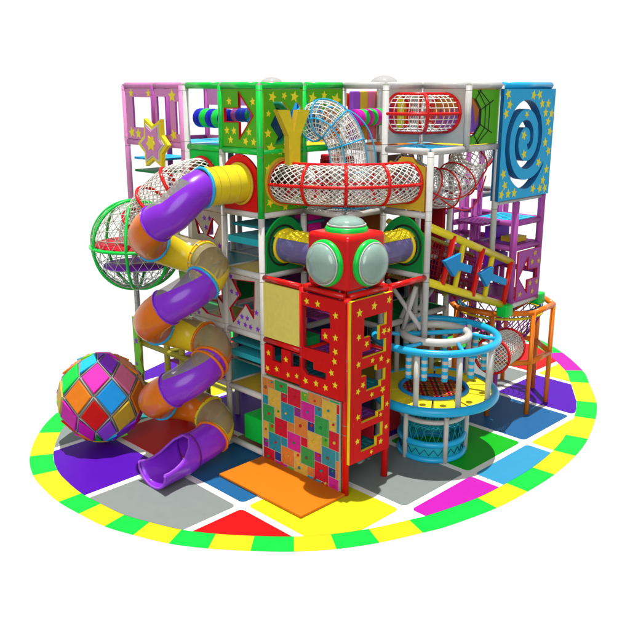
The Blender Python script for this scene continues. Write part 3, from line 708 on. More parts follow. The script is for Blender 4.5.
for i,(a,b,m,lb) in enumerate([((2.7,2.5,5.45),(2.9,3.4,6.4),'crimson','crimson padded wall deep inside the frame under the orange wavy panel'),((3.0,1.7,4.2),(3.1,2.3,5.2),'rust','rusty padded wall deep behind the red cube'),
   ((1.5,1.35,L[3]+.1),(1.7,1.7,5.0),'mauve','mauve padded pillar behind the red cube window'),((4.7,1.3,4.2),(4.8,2.4,5.3),'darkred','dark red padded wall behind the arrow bridge'),((5.3,1.3,2.9),(5.4,2.4,4.2),'plum','plum padded wall behind the low end of the arrow bridge')]):
    ibox('padded_wall',lb,a,b,m,'padded wall')
o = MB().poly([(1.9,L[5]+.08),(2.35,L[5]+.08),(2.35,6.9)],[],lambda h,v,d: Vector((h,2.9+d,v)),.05,(0,0)).build('foam_wedge','gold',None,loc=(2.1,2.9,L[5]+.08)); tag(o,'small golden foam wedge inside the green corner cell','foam wedge')
MB().box((1.25,3.66,5.45),(2.35,3.7,6.5)).build('back_board','brown',gf)
# far interior decks (back frame)
bf = thing('play_frame','grey rear tube frame seen through the gaps of the front bays','play frame',G(3,4,0))
for (a,b) in [(5,3),(5,4),(5,5),(4,5),(3,5),(2,5.0),(6,2),(6,3),(5,1),(6,1)]: post(bf,a,b,0,L[4] if a<5 else L[5],'grey' if b>2 else 'mauve')
for (a0,b0,a1,b1) in [(2,4,3,4),(3,4,4,4),(4,4,5,4),(4,3,5,3),(5,3,5,4),(4,2,5,2),(5,2,5,3),(3,4,3,5),(2,5,3,5),(3,5,4,5),(5,1,6,1),(5,2,6,2),(6,1,6,2)]:
    for k in (1,2,3,4): gbeam(bf,a0,b0,a1,b1,L[k],'grey')
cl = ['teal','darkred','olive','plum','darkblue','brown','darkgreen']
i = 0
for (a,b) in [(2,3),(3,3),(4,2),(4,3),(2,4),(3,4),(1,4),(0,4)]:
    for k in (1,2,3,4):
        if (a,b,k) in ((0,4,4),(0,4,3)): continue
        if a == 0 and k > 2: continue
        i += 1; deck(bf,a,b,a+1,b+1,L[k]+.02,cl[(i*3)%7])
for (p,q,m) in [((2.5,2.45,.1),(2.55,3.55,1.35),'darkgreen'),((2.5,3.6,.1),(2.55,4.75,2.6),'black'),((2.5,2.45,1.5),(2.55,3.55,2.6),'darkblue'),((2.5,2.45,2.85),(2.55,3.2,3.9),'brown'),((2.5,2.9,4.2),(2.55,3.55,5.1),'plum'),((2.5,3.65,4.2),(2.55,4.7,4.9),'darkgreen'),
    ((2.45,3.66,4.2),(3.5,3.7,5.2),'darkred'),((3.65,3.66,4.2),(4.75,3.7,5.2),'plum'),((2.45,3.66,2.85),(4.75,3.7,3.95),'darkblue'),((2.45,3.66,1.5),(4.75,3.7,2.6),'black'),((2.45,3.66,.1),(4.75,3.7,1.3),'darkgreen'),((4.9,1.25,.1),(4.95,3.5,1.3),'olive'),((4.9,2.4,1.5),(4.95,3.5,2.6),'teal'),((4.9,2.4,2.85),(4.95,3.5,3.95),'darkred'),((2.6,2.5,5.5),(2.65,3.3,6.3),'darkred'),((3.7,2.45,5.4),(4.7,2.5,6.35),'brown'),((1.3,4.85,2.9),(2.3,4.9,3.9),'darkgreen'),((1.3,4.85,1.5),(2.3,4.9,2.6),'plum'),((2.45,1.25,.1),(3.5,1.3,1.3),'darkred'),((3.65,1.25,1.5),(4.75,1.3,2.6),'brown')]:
    MB().box(p,q).build('back_board',m,bf)  # dark boards added to shut out the white backdrop and deepen interior shade
for p,q in [((3.7,3.75,.1),(3.75,4.7,2.6)),((2.5,3.7,1.5),(2.55,4.7,4.0)),((4.9,2.5,.1),(4.95,3.5,4.0)),((6.0,2.4,.1),(6.05,3.4,4.0))]:
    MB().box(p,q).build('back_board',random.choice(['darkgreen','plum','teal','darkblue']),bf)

# ------------------------------------------------------------------ top right: web panel, swirl panel
ol = rect(3*C+.05,4*C-.05,L[5]+.08,L[6]-.08)
WX, WZ = 3.70, 7.28
def wpt(s_, k): 
    a_ = R(22.5+45*k); return (min(4*C-.06,WX+s_*.40*cos(a_)), min(7.83,max(6.73,WZ+s_*.40*sin(a_))))
oc = [(max(3*C+.06,wpt(1,k)[0]), wpt(1,k)[1]) for k in (-2,-1,0,1)]
oc = [(3*C+.06,WZ-.42)] + oc + [(3*C+.06,WZ+.42)]
def web(mb, tf):
    for k in (-2,-1,0,1): mb.tube([tf(*wpt(1,k),-.006),tf(*wpt(2.2,k),-.006)],.010,5,2)
    for s_ in (1,1.45,1.85): mb.tube([tf(*wpt(s_,k),-.006) for k in (-2,-1,0,1)],.010,5,2)
panel('wall_panel','green panel with an octagon hole in dark web lines, beside the blue swirl panel','panel','b',.02,ol,[oc],['leaf','black','black'],extra=web)
drip = [(3.9,6.85)]
ol = rect(3.7,6.4,L[5]+.1,7.86)
dr = [(3.75,6.75),(6.3,6.75),(6.3,7.2),(6.15,7.05),(6.0,7.5),(5.85,7.1),(5.7,7.35),(5.55,7.0),(5.4,7.5),(5.25,7.1),(5.1,7.4),(4.95,7.0),(4.95,7.25),(4.86,7.10),(4.8,7.45),(4.7,7.15),(4.62,7.5),(4.5,7.12),(4.42,7.4),(4.3,7.1),(4.2,7.5),(4.08,7.15),(3.98,7.35),(3.85,7.1),(3.75,7.3)]
o = panel('wall_panel','orange panel with purple drip shapes behind the octagon hole','panel','b',1.15,ol,[],['orange','rust','violet'],stars=[dr])
# swirl
def swirl():
    cx, cz = 5.76, 6.74; outp=[]; inp=[]; n=110; a0=R(-30); turns=2.1
    for i in range(n+1):
        t = i/n; a = a0 - 2*PI*turns*t; r = 1.0-.84*t**.95; wd = .10 - .03*t
        if t < .06: wd *= t/.06*.9+.1
        ro, ri = r+wd, r-wd
        outp.append((cx+ro*.94*cos(a), cz+ro*1.08*sin(a))); inp.append((cx+ri*.94*cos(a), cz+ri*1.08*sin(a)))
    return outp + inp[::-1]
ol = rect(4*C-.06,6.90,5.44,L[6]-.07); sh = swirl()
panel('swirl_panel','tall blue panel with yellow stars and a big spiral slot, top right corner','panel','b',-.10,ol,[sh],['sky','w_blueedge','star'],t=.20,stars=star_field(ol,[sh],.27,.115,(.12,.14),11,.12)+[star2(x_,z_,.085,.2*i_) for i_,(x_,z_) in enumerate([(5.84,6.74),(5.40,6.9),(6.27,6.6),(5.7,7.3),(5.95,6.17)]) if all(not inside(p_,sh) for p_ in star2(x_,z_,.085,.2*i_))])
sb = thing('play_frame','mauve tube tower carrying the blue swirl panel at the right','play frame',(6.3,0,L[2]))
beam(sb,(4*C,0,L[6]),(6.92,0,L[6]),'gloss_sky',.075); beam(sb,(4*C-.05,0,5.38),(6.95,0,5.38),'white',.045)
for (x,y,z0,z1) in [(5.70,0,L[2]+.1,5.34),(6.84,0,L[2]+.1,L[6]-.08),(5.70,1.15,L[2]+.1,5.3),(6.84,1.15,L[2]+.1,5.3),(4.85,1.2,L[2]+.1,5.3),(5.7,2.3,.1,5.3),(6.84,2.3,.1,5.3)]:
    MB().tube([(x,y,z0),(x,y,z1)],.085 if y==0 else .07,12).build('post','mauve',sb)
for z in (4.82,4.23,2.95,3.55):
    for (p,q) in [((5.70,0),(6.84,0)),((6.84,0),(6.84,1.15)),((5.7,1.15),(6.84,1.15)),((5.7,0),(5.7,1.15)),((4.85,1.15),(5.7,1.15)),((6.84,1.15),(6.84,2.3)),((5.7,2.3),(6.84,2.3))]:
        if z == 3.55 and p == (5.70,0): continue
        beam(sb,(*p,z),(*q,z),'mauve',.07)
for z, m, p_ in [(4.88,'sky','aqua'),(4.29,'plum','violet'),(3.0,'plum',None)]:
    deck(sb,5.72/C,.05/C,6.8/C,1.12/C,z,m,.05,p_); 
    if z>4.5: deck(sb,4.85/C,.3/C,5.66/C,1.12/C,z,'plum',.05,None)
for z in (4.3,3.6): MB().box((6.0,.75,z+.05),(6.7,1.0,z+.32)).build('foam_step','purple',sb)
MB().box((6.1,.2,4.30),(6.6,.6,4.42)).build('foam_step','gold',sb)
ol = [(5.78,4.16),(6.80,4.16),(6.80,2.98),(5.78,2.98)][::-1]
ar = [(5.84,3.52),(6.21,3.99),(6.23,3.68),(6.66,3.66),(6.66,3.42),(6.25,3.42),(6.25,3.10)]
panel('wall_panel','mauve panel with orange stars and a white-showing arrow hole, low on the mauve tower','panel','b',-.09,ol,[ar],['mauve','crimson','gold'],t=.04,stars=star_field(ol,[ar],.30,.08,(.15,.12),5,.1),extra=lambda mb,tf:[mb.tube([tf(h,v,-.004) for h,v in ar],.012,5,1,closed=True)])
beam(sb,(5.48,-.08,2.86),(7.05,0,2.86),'white',.055)
for x,y,lb in [(5.42,-.05,'green foam cushion under the low end of the yellow arrow bridge'),(7.05,.05,'green foam cushion on the corner above the orange octagon')]:
    mb = MB(); mb.rbox((x-.15,y-.15,2.66),(x+.15,y+.15,2.96),.05); o = mb.build('foam_cushion','gloss_green',None,loc=(x,y,2.66)); tag(o,lb,'cushion','green corner cushions')

# ------------------------------------------------------------------ arrow bridge
ab = thing('slope_bridge','sloping yellow-railed bridge with red and yellow bars, from notch post to mauve tower','bridge',(4.0,.5,2.9))
TL,TR,BL,BR = (2.46,0,5.13),(5.66,0,3.93),(2.46,0,3.98),(5.50,0,2.90)
for y in (0,1.1):
    for p,q in ((TL,TR),(BL,BR)):
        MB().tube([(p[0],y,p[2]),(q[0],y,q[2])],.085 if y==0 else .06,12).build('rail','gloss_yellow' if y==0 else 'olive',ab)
bars = [((3.24,4.86),(2.90,3.86),'gloss_red'),((3.68,4.62),(3.42,3.66),'gloss_yellow'),((4.36,4.44),(4.04,3.40),'gloss_red'),((4.84,4.20),(4.60,3.24),'gloss_yellow'),((5.56,3.96),(5.34,2.98),'gloss_red')]
for (x1,z1),(x0,z0),m in bars:
    MB().tube([(x0,-.05 if 'red' in m else 0,z0),(x1,-.05 if 'red' in m else 0,z1)],.062,12).build('bar',m,ab)
for i in range(7):
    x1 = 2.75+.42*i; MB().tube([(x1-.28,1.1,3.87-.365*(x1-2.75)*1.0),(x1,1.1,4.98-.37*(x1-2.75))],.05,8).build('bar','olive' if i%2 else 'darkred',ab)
MB().add([(2.46,.06,3.96),(5.48,.06,2.9),(5.48,1.04,2.9),(2.46,1.04,3.96),(2.46,.06,3.91),(5.48,.06,2.85),(5.48,1.04,2.85),(2.46,1.04,3.91)],[(0,1,2,3),(7,6,5,4),(0,4,5,1),(2,6,7,3),(1,5,6,2),(3,7,4,0)]).build('walkway','brown',ab)
nb = MB()
for i in range(26):
    t = i/25; x = 2.5+2.95*t; zb = 3.97-1.06*t; nb.tube([(x,1.0,zb),(x+.25,1.0,zb+1.0)],.012,4)
for j in range(1,9): nb.tube([(2.5+.03*j,1.0,3.97+.12*j),(5.45+.03*j,1.0,2.92+.12*j)],.012,4)
nb.build('side_net','darkred',ab)
def arrow_sign(P, label):
    o = MB().poly(P,[],lambda h,v,d: Vector((h,-.20+d,v)),.09,(0,1)).build('arrow_sign',['arrowblue','blue'],None,loc=(P[0][0]+.3,-.2,P[0][1]-.3)); tag(o,label,'sign','blue arrows on the bridge')
mat('arrowblue',(.01,.30,.68))
arrow_sign([(2.755, 4.405), (3.331, 4.493), (3.311, 4.301), (3.765, 4.156), (3.723, 3.996), (3.269, 4.145), (3.136, 4.013)],'blue arrow pointing left, the upper one on the yellow bridge')
arrow_sign([(4.094, 3.926), (4.584, 4.013), (4.589, 3.847), (5.186, 3.633), (5.161, 3.483), (4.544, 3.704), (4.406, 3.577)],'blue arrow pointing left, the lower one on the yellow bridge')

# ------------------------------------------------------------------ carousel tower
CX, CY = 2.95, .10
rg_ = thing('carousel_tower','round blue and white two-storey carousel with yellow platform and net drum','carousel',(CX,CY,0))
cc = Vector((CX,CY,0))
def circp(r, z, a): return Vector((CX+r*cos(R(a)), CY+r*sin(R(a)), z))
# angles: towards the camera is 225 deg
MB().lathe(cc,[(.66,.02),(.70,.05),(.70,.40)],40,0).build('drum_wall','aqua',rg_)
zz = MB(); n = 44
zz.tube([circp(.708,.235+(.06 if k%2 else -.07),360*k/n) for k in range(n)],.012,5,closed=True); zz.build('zigzag','darkblue',rg_)
for r_,z,t_,m in [(.72,.07,.065,'gloss_sky'),(.71,.42,.07,'gloss_sky'),(.70,.94,.055,'gloss_white'),(1.33,1.43,.10,'gloss_sky'),(.73,1.50,.05,'blue'),(1.33,2.70,.080,'gloss_sky'),(.70,2.74,.088,'gloss_white')]:
    MB().ring((CX,CY,z),(0,0,1),r_,t_,64,10).build('ring',m,rg_)
net = MB()
for sg in (-1,1):
    for k in range(24):
        net.tube([circp(.69,.42+.98*i/6,15*k+sg*28*i/6) for i in range(7)],.011,4)
net.build('drum_net','teal',rg_)
net = MB()
for k in range(-7,8):
    h_ = math.sqrt(max(0,.64**2-(k*.09)**2)); net.tube([(CX+k*.09,CY-h_,.75),(CX+k*.09,CY+h_,.75)],.014,4); net.tube([(CX-h_,CY+k*.09,.75),(CX+h_,CY+k*.09,.75)],.014,4)
net.build('drum_net','aqua',rg_)
for k in range(5): MB().tube([circp(.76,.02,240+72*k),circp(.76,1.4,240+72*k)],.055,12).build('post','white',rg_)
for k in range(10):   # yellow pads, one per sector
    n=6; a0 = 36*k+1.2; a1 = 36*k+34.8
    P_ = [(.78,a0+(a1-a0)*i/n) for i in range(n+1)] + [(1.27,a1-(a1-a0)*i/n) for i in range(n+1)]
    MB().poly([(CX+r_*cos(R(a)),CY+r_*sin(R(a))) for r_,a in P_],[],flat(1.495),.05,(0,0)).build('platform_pad','yellow',rg_)
MB().lathe(cc,[(.74,1.39),(.74,1.44),(1.30,1.44),(1.30,1.39),(.74,1.39)],48,0).build('platform','brown',rg_)
net = MB()
for k in range(-7,8):
    h_ = math.sqrt(.72**2-(k*.094)**2)
    for (u_,v_) in (((1,1),(1,-1)),((1,-1),(1,1))):
        s_=.7071; d_ = Vector((u_[0]*s_,u_[1]*s_,0)); e_ = Vector((v_[0]*s_,v_[1]*s_,0)); c_ = cc+Vector((0,0,1.49))
        net.add([c_+e_*(k*.094-.028)-d_*h_, c_+e_*(k*.094+.028)-d_*h_, c_+e_*(k*.094+.028)+d_*h_, c_+e_*(k*.094-.028)+d_*h_],[(0,1,2,3)], (k+7)%3)
net.build('floor_webbing',['orange','crimson','brown'],rg_)
for k in range(9): MB().tube([circp(1.27,1.44,240+40*k),circp(1.27,2.68,240+40*k)],.062,12).build('post','gloss_white',rg_)
for k in range(6): MB().tube([circp(.74,2.72,195+60*k),circp(1.30,2.69,183+60*k)],.045,10).build('spoke','gloss_sky',rg_)
MB().tube([circp(.68,2.74,140),circp(.68,2.74,330)],.055,10).build('spoke','gloss_sky',rg_)
MB().tube([circp(.68,2.72,70),circp(.68,2.72,200)],.055,10).build('spoke','sky',rg_)
for k in range(5):
    MB().tube([circp(.78,1.08,240+72*k),circp(.98,1.28,240+72*k)],.045,8,rad=[.03,.08]).build('bracket','olive',rg_)
bag_names = ['just left of the front white post','right of the front white post','at the far right','at the back right','at the back','behind the centre','at the back left','at the left by the red panel','second from the red panel','third from the red panel']
lb = ['striped blue and white hanging bag of the carousel, directly left of its front white post','striped blue and white hanging bag of the carousel, right of the front white post','striped hanging bag of the carousel on its right rim, nearest the net tube','striped hanging bag of the carousel at the rear right, in shade','striped hanging bag of the carousel at its very back','striped hanging bag of the carousel at the rear left, behind the webbing hole','striped hanging bag of the carousel beside the tall red starry panel','striped hanging bag of the carousel, second from the red starry panel']
for k,a in enumerate([228,262,298,340,25,75,140,183]):
    if k >= 6: a = [186,205][k-6]
    p_ = circp(1.06,2.02,a); q_ = circp(1.06,2.62,a)
    roller('hanging_bag',lb[k],p_,q_,.068,['sky','white'],8,'striped bags hanging from the carousel')

# ------------------------------------------------------------------ orange octagon with net bowl
oo = thing('octagon_frame','orange tube octagon frame around a yellow-rimmed net bowl, at the right edge','play frame',(6.7,.9,0))
oct_ = [(5.50,.32),(6.29,-.32),(7.37,-.24),(8.03,.53),(8.05,1.5),(7.2,2.1),(6.1,2.1),(5.4,1.3)]
for x,y in oct_: MB().tube([(x,y,0.01),(x,y,2.66)],.06,12).build('post','gloss_orange' if (x,y)!=oct_[0] else 'rust',oo)
for z in (2.62,1.36):
    for i in range(8):
        p,q = oct_[i],oct_[(i+1)%8]; 
        if z==1.36 and i in (7,): continue
        MB().tube([(*p,z),(*q,z)],.07,12).build('rail','gloss_orange',oo)
net = MB(); bc = Vector((6.75,.92,0))
def bp(r,z,a): return bc+Vector((r*cos(R(a)),r*sin(R(a)),z))
MB().ring(bc+Vector((0,0,2.42)),(0,0,1),1.06,.035,56,8).build('rim','yellow',oo)
MB().ring(bc+Vector((0,0,2.58)),(0,0,1),1.0,.03,56,8).build('rim','darkblue',oo)
for sg in (-1,1):
    for k in range(26): net.tube([bp(1.05-.55*(i/7)**1.3,2.42-.95*i/7,360/26*k+sg*40*i/7) for i in range(8)],.014,4)
net.build('bowl_net','plum',oo)
net = MB()
for sg in (-1,1):
    for k in range(30): net.tube([bp(1.06+.0*i,2.42+.18*i/3,12*k+sg*10*i/3) for i in range(4)],.014,4)
net.build('bowl_net','teal',oo)
MB().lathe(bc,[(.001,1.55),(.45,1.5),(.45,1.42),(.001,1.42)],24).build('bowl_floor','plum',oo)
for p,q in [((6.1,1.6,.02),(6.6,1.65,1.3)),((5.9,1.2,.02),(6.1,1.25,1.3))]: MB().box(p,q).build('back_board','navy' if p[0]>6 else 'grey',oo)
MB().tube([(7.2,2.1,1.36),(8.03,.53,2.62)],.05,8).build('brace','rust',oo)
nt_ = thing('net_tunnel','short white net tunnel with two red hoops, between carousel and orange octagon','net tunnel',(5.4,.1,1.3))
path = spline([(6.12,.22,1.72),(5.7,.12,1.75),(5.3,.0,1.78),(4.92,-.10,1.80)],8)
net = MB(); net_on_tube(path,.40,26,net,.012,'diamond',.35)
for idx in (0,len(path)-1):   # end faces are netted too
    d_ = (path[1]-path[0]).normalized(); u_ = Vector((0,0,1)); u_ = (u_-d_*u_.dot(d_)).normalized(); w_ = d_.cross(u_)
    for k in range(-5,6):
        h_ = math.sqrt(.40**2-(k*.072)**2)
        for (a_,b_) in ((u_+w_,u_-w_),(u_-w_,u_+w_)):
            a_=a_.normalized(); b_=b_.normalized(); net.tube([path[idx]+b_*k*.072-a_*h_, path[idx]+b_*k*.072+a_*h_],.011,4)
net.build('net','net',nt_)
hoops_at(nt_,path,[0,len(path)-1],.42,.034,'gloss_red')

# ------------------------------------------------------------------ spiral slide
ss_ = thing('spiral_slide','tall spiral tube slide in purple, orange and yellow with clear covers','slide',(-1.2,3.6,0))
SC = Vector((-1.2,3.6,0)); SR = .64; TR_ = .375
zk = [(-60,6.02),(0,5.93),(45,5.50),(135,4.90),(225,4.46),(315,4.24),(405,3.74),(495,3.08),(585,2.68),(675,2.44),(765,1.95),(855,1.34),(945,1.0),(1035,.74),(1080,.58),(1140,.5)]
def zat(t):
    for i in range(len(zk)-1):
        if zk[i][0] <= t <= zk[i+1][0]:
            p0 = zk[max(i-1,0)][1]; p1=zk[i][1]; p2=zk[i+1][1]; p3=zk[min(i+2,len(zk)-1)][1]; u=(t-zk[i][0])/(zk[i+1][0]-zk[i][0])
            return .5*((2*p1)+(p2-p0)*u+(2*p0-5*p1+4*p2-p3)*u*u+(3*p1-p0-3*p2+p3)*u**3)
    return zk[-1][1]
def hp(t): return SC + Vector((-SR*sin(R(t)), -SR*cos(R(t)), zat(t)))
def slide_seg(pts, m, clearm=None, band=(0,0), name='tube_section', r=TR_):
    n = 28; vs=[]; fs=[]; ms=[]
    N = len(pts)
    for i,p in enumerate(pts):
        t = (pts[min(i+1,N-1)]-pts[max(i-1,0)]).normalized()
        side = t.cross(Vector((0,0,1))).normalized(); up = side.cross(t)
        for k in range(n): a = 2*PI*k/n; vs.append(p+(up*cos(a)+side*sin(a))*r)
    mb = MB()
    for i in range(N-1):
        for k in range(n):
            deg = (360*(k+.5)/n+180) % 360 - 180
            c_ = 1 if (clearm and band[0] <= deg <= band[1] and .08 < (i+.5)/(N-1) < .92) else 0
            fs.append((i*n+k,i*n+(k+1)%n,(i+1)*n+(k+1)%n,(i+1)*n+k)); ms.append(c_)
    mb.v = vs; mb.f = [list(f) for f in fs]; mb.m = ms; mb.s = [True]*len(fs)
    return mb.build(name, [m]+([clearm] if clearm else []), ss_)
def hseg(t0,t1,m,cm=None,band=(0,0),r=TR_):
    n = max(4,int((t1-t0)/5)); return slide_seg([hp(t0+(t1-t0)*i/n) for i in range(n+1)],m,cm,band,r=r)
def hring(t,m,th=.03):
    d_ = (hp(t+1)-hp(t-1)).normalized(); mb = MB(); mb.ring(hp(t),d_,TR_+.01,th,36,8)
    if th > .02:
        sd_ = d_.cross(Vector((0,0,1))).normalized(); up_ = sd_.cross(d_)
        for k in range(12):
            a = 2*PI*k/12; n_ = up_*cos(a)+sd_*sin(a); mb.lathe(hp(t)+n_*(TR_+.034),[(.016,0),(.016,.012),(.001,.016)],6,1,n_)
    mb.build('joint_ring',[m,'grey'],ss_)
# entry
slide_seg([Vector((.05,2.98,5.99)),Vector((-.6,2.98,5.98)),Vector((-1.02,2.98,5.975))],'gloss_yellow',r=.385)
for x_ in (-.35,-.62,-.85): MB().ring((x_,2.98,5.982),(1,0,0),.386,.006,40,6).build('seam','gold',ss_)
MB().ring((-.08,2.98,5.98),(1,0,0),.41,.03,40,8).build('joint_ring','gold',ss_)
MB().ring((-1.03,2.98,5.97),(1,0,0),.385,.035,40,8).build('joint_ring','gloss_sky',ss_)
UPO = (-62,-8)
slide_seg([Vector((-1.02,2.98,5.975))]+[hp(t) for t in range(4,77,4)],'slide_purple','clear',(-42,48))
for (t0,t1,m,cm,b_) in [(76,160,'gloss_orange',None,None),(160,262,'gloss_yellow','clear_tan',(-45,40)),(262,352,'gloss_yellow','clear_tan',(-75,110)),
                     (352,424,'slide_purple','clear',(-42,48)),(424,520,'gloss_orange',None,None),(520,620,'gloss_yellow','clear_tan',(-45,40)),(620,698,'gloss_orange','clear_tan',(-75,110)),
                     (698,782,'slide_purple','clear',(-42,48)),(782,880,'gloss_orange',None,None),(880,985,'gloss_orange','clear_tan',(-45,40)),(985,1062,'gloss_yellow','clear_tan',(-75,110))]:
    hseg(t0,t1,m,cm,b_ or (0,0))
for t,m in [(160,'gloss_sky'),(262,'gloss_orange'),(267,'gloss_yellow'),(352,'gloss_sky'),(520,'gloss_sky'),(620,'gloss_orange'),(698,'gloss_orange'),(708,'gloss_orange'),(880,'gloss_sky'),(985,'gloss_yellow'),(1062,'gloss_orange'),(76,'slide_purple'),(424,'slide_purple'),(782,'slide_purple')]:
    hring(t,m,.03 if 'purple' not in m else .018)
e0 = hp(1062)
slide_seg([hp(1062),hp(1070),hp(1080),Vector((-1.45,2.97,.53)),Vector((-1.62,2.97,.50))],'slide_purple')
# exit chute: the tube opens upwards into a flared gutter
mb = MB(); n = 24; ST = []
for (x,z,r_,op,fl) in [(-1.60,.50,.375,0,0),(-1.68,.485,.385,30,0),(-1.80,.46,.39,85,0),(-1.95,.44,.385,128,.0),(-2.10,.42,.375,152,.01),(-2.26,.405,.37,166,.03),(-2.42,.395,.365,170,.06),(-2.56,.39,.362,164,.10)]:
    row = []
    for k in range(n+1):
        a = R(180) + R((360-op)*(k/n-.5)); c_ = cos(a); s_ = sin(a)
        row.append(Vector((x,2.98+s_*(r_+fl), z+c_*r_*(1 if r_>0 else 1))))
    ST.append(row)
vs = [v for row in ST for v in row]; fs = [(i*(n+1)+k,i*(n+1)+k+1,(i+1)*(n+1)+k+1,(i+1)*(n+1)+k) for i in range(len(ST)-1) for k in range(n)]
mb.add(vs,fs,0,True); ch = mb.build('exit_chute','slide_purple',ss_)
so = ch.modifiers.new('s','SOLIDIFY'); so.thickness = .03; so.offset = 1
edge = [r_[0] for r_ in ST[1:]] ; edge2 = [r_[-1] for r_ in ST[1:]]
MB().tube([v+Vector((0,0,.0)) for v in reversed(edge)]+edge2,.028,8).build('chute_lip','violet',ss_)
MB().tube(ST[-1],.026,8).build('chute_lip','violet',ss_)
# supports
for z_, t_ in ((4.24,300),(2.46,660),(.85,1015)):
    MB().tube([hp(t_), (-.02,3.6,hp(t_).z)],.035,8).build('wall_bracket','grey',ss_)

# ------------------------------------------------------------------ net globe and its tunnel
mat('netgreen',(.42,.50,.38))
gl = thing('net_globe','round green-hooped net globe hanging out from the left tower','net globe',(-.98,5.55,3.5))
gc = Vector((-.98,5.55,4.48)); GR = 1.0
def gs(r,lat,lon): return gc+Vector((r*cos(lat)*cos(lon), r*cos(lat)*sin(lon), r*sin(lat)))
for nrm in [(0,0,1),(1,.15,0),(.15,1,0),(1,1,0),(1,-1,0)]:
    MB().ring(gc,nrm,GR,.034,64,8).build('hoop','gloss_green',gl)
net = MB(); nl = 22; nlat = 14
for k in range(nl):
    for sg in (-1,1):
        net.tube([gs(GR*.985, -PI/2+PI*i/nlat*1.0, 2*PI*k/nl+sg*i*PI/nl) for i in range(1,nlat)],.008,4)
for i in range(1,nlat):
    lat = -PI/2+PI*i/nlat; net.tube([gs(GR*.985,lat,2*PI*k/24) for k in range(24)],.0075,4,closed=True)
net.build('net','netgreen',gl)
nd = MB(); nd.lathe(gc+Vector((0,0,.02)),[(.001,0),(.92,0),(.92,.03),(.001,.03)],40); nd.build('upper_floor','crimson',gl)
MB().lathe(gc+Vector((0,0,-.46)),[(.001,0),(.74,0),(.74,.03),(.001,.03)],40).build('lower_floor','purple',gl)
MB().ring(gc+Vector((0,0,.0)),(0,0,1),.93,.03,56,8).build('hoop','gloss_green',gl)
gt = thing('net_tunnel','diamond net tunnel with thick red hoops, dropping from the green panel into the net globe','net tunnel',(-.7,4.8,5.2))
path = spline([(.05,4.22,6.02),(-.35,4.25,6.00),(-.68,4.5,5.85),(-.86,4.82,5.58),(-.95,5.15,5.22),(-.98,5.4,4.85),(-.98,5.5,4.6)],8)
net = MB(); net_on_tube(path,.40,22,net,.011,'diamond',.9); net.build('net','net',gt)
hoops_at(gt,path,[3,16,26,36],.42,.040,'gloss_red')

# ------------------------------------------------------------------ lower left bits
lf = thing('play_frame','olive yellow tube frame low on the left, behind the spiral slide','play frame',G(0,5,0))
for (a,b,z1) in [(0,5,2.3),(.05,4.55,2.6),(1,6,2.2),(1,5,2.2)]: post(lf,a,b,0.0,z1,'olive',.075)
for p,q in [((0,6*C,1.62),(0,4.1*C,1.62)),((0,6*C,.5),(0,5*C,.5)),((0,5*C,1.62),(C,5*C,1.62)),((0,6*C,1.62),(C,6*C,1.62)),((0,5*C,.12),(0,4*C,.12))]: beam(lf,p,q,'olive',.07)
ol = [(7.08,.05),(7.30,.05),(7.32,2.3),(7.1,2.3),(7.04,2.0),(7.12,1.8),(6.98,1.45),(7.06,1.2),(6.95,.9),(7.1,.7),(7.0,.4)]
panel('wall_panel','narrow lime yellow zigzag panel with purple stars on the far left pole','panel','a',-.1,[(h-.02,v) for h,v in ol],[],['lime','olive','purple'],stars=[star2(7.16,1.68,.10,.2),star2(7.2,1.05,.06),star2(7.14,.5,.08,.4),star2(7.2,2.15,.06)])
ol = [(4.95,3.1),(5.35,3.1),(5.25,3.5),(5.3,3.9),(5.15,4.3),(4.98,4.4)]
panel('wall_panel','bright green curved side panel between the net globe and the purple slide','panel','a',-.03,ol,[],['lime','green'])
ibox('foam_slide','green foam slide inside the lowest bay beside the climbing wall',(.15,2.45,.16),(1.1,3.3,.75),'green','foam slide')
ibox('padded_wall','grey ribbed padded wall behind the green foam slide',(1.15,2.5,.1),(1.22,3.3,1.3),'grey','padded wall')
ibox('foam_block','hot pink foam block inside the white bay under the red arched panel',(1.5,2.55,4.75),(1.9,3.0,5.25),'hotpink')
ibox('foam_block','dark green foam block behind the pink star sign',(.4,5.0,5.6),(.9,5.5,6.5),'darkgreen')

# ------------------------------------------------------------------ patchwork ball
pb = thing('patchwork_ball','big faceted ball of colourful padded diamonds in a grey lattice','play ball',(-2.0,5.78,.03))
bc_ = Vector((-1.98,5.77,1.055)); BR_ = 1.0
ax_ = Vector((cos(R(45))*sin(R(-24)), sin(R(45))*sin(R(-24)), cos(R(-24))))   # tipped so a row of diamonds faces the viewer
ax_ = Vector((-.25,-.30,1)).normalized()*1.0
ax_ = Vector((0.27,0.27,1)).normalized()
u_ = Vector((1,-1,0)).normalized(); u_ = (u_-ax_*u_.dot(ax_)).normalized(); w_ = ax_.cross(u_)
STEP = 25.5; LON0 = 27.0
def sv(k, j, r=BR_): # latitude row k, column angle j
    lat = R(STEP*k) if abs(k) < 4 else R(90)*(1 if k > 0 else -1); a = R(j+LON0); return (ax_*sin(lat)+(u_*cos(a)+w_*sin(a))*cos(lat))*r
faces_ = []
for k in range(-2,3):
    for j in range(8):
        a = 45*j + (22.5 if k % 2 else 0)
        faces_.append((k,j,[sv(k+1,a),sv(k,a-22.5),sv(k-1,a),sv(k,a+22.5)]))
for sg in (-1,1):
    for j in range(8):
        a = 45*j + 22.5 - 22.5
        faces_.append((3*sg,j,[sv(2*sg,a+22.5*0+0) if False else sv(2*sg,a+22.5),sv(3*sg,a),sv(3*sg,a+45)]))
    faces_.append((4*sg,0,[sv(3*sg,45*j) for j in range(8)]))
cyc = ['blue','orange','red','magenta','gold','purple','rose','lime','hotpink','sky','violet','green']
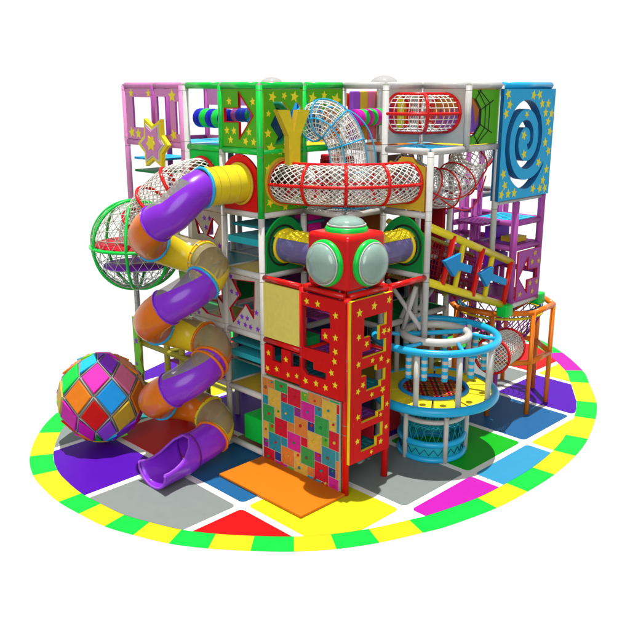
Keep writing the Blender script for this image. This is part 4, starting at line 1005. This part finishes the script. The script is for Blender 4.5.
front = {(1, 5): 'hotpink', (2, 6): 'purple', (1, 6): 'rose', (0, 6): 'blue', (0, 5): 'orange', (0, 7): 'orange', (2, 4): 'orange', (-1, 5): 'red', (1, 4): 'green', (-1, 6): 'gold', (-2, 5): 'magenta', (-2, 6): 'violet', (2, 5): 'sky'}
for (k,j,q) in faces_:
    c_ = sum(q, Vector())/len(q); nrm = c_.normalized(); m_ = len(q)
    sc_ = .84 if m_ == 4 else .78
    e = [c_ + (v-c_)*(sc_+.02) for v in q]
    e = [v - nrm*((v-c_).dot(nrm)) for v in e]
    n2 = [v + nrm*.035 for v in e]; n3 = [c_+(v-c_)*.95 + nrm*.046 for v in e]
    m = front.get((k,j), cyc[(k*5+j*7+abs(k*j)) % 12])
    mb = MB(); vs = [bc_+v for v in e+n2+n3]
    fs = [(i,(i+1)%m_,m_+(i+1)%m_,m_+i) for i in range(m_)] + [(m_+i,m_+(i+1)%m_,2*m_+(i+1)%m_,2*m_+i) for i in range(m_)] + [tuple(range(2*m_,3*m_))]
    if (vs[2*m_+1]-vs[2*m_]).cross(vs[2*m_+2]-vs[2*m_+1]).dot(nrm) < 0: fs = [tuple(reversed(f)) for f in fs]
    mb.add(vs,fs); mb.build('padded_panel', m, pb)
mat('greylat',(.30,.30,.29))
shell = MB()
for _,_,q in faces_: shell.add([bc_+v*.992 for v in q],[tuple(range(len(q)))])
shell.build('ball_shell','netdark',pb)
fr_ = MB(); seen = set()
for _,_,q in faces_:
    for i in range(len(q)):
        a_, b_ = q[i], q[(i+1)%len(q)]; key = tuple(sorted([tuple(round(x,2) for x in a_), tuple(round(x,2) for x in b_)]))
        if key in seen: continue
        seen.add(key); fr_.tube([bc_+a_*1.003,bc_+b_*1.003],.015,6)
fr_.build('lattice','greylat',pb)

# ------------------------------------------------------------------ roof domes
for x,y,r_,lb_ in [(1.05,3.2,.24,'small clear roof dome above the green corner frame'),(2.98,1.75,.30,'larger clear roof dome above the white corner post')]:
    t = thing('roof_dome',lb_,'dome',(x,y,L[6]-.03),'clear roof domes')
    MB().lathe((x,y,L[6]-.03),[(.001,0),(r_+.05,0),(r_+.05,.05),(r_,.05)],32).build('dome_base','white',t)
    MB().lathe((x,y,L[6]+.02),[(r_*cos(R(a)),r_*.62*sin(R(a))) for a in range(0,91,10)],32).build('dome_bubble','dome_clear',t)
    for dx in (-1.2,1.2) if False else (): pass
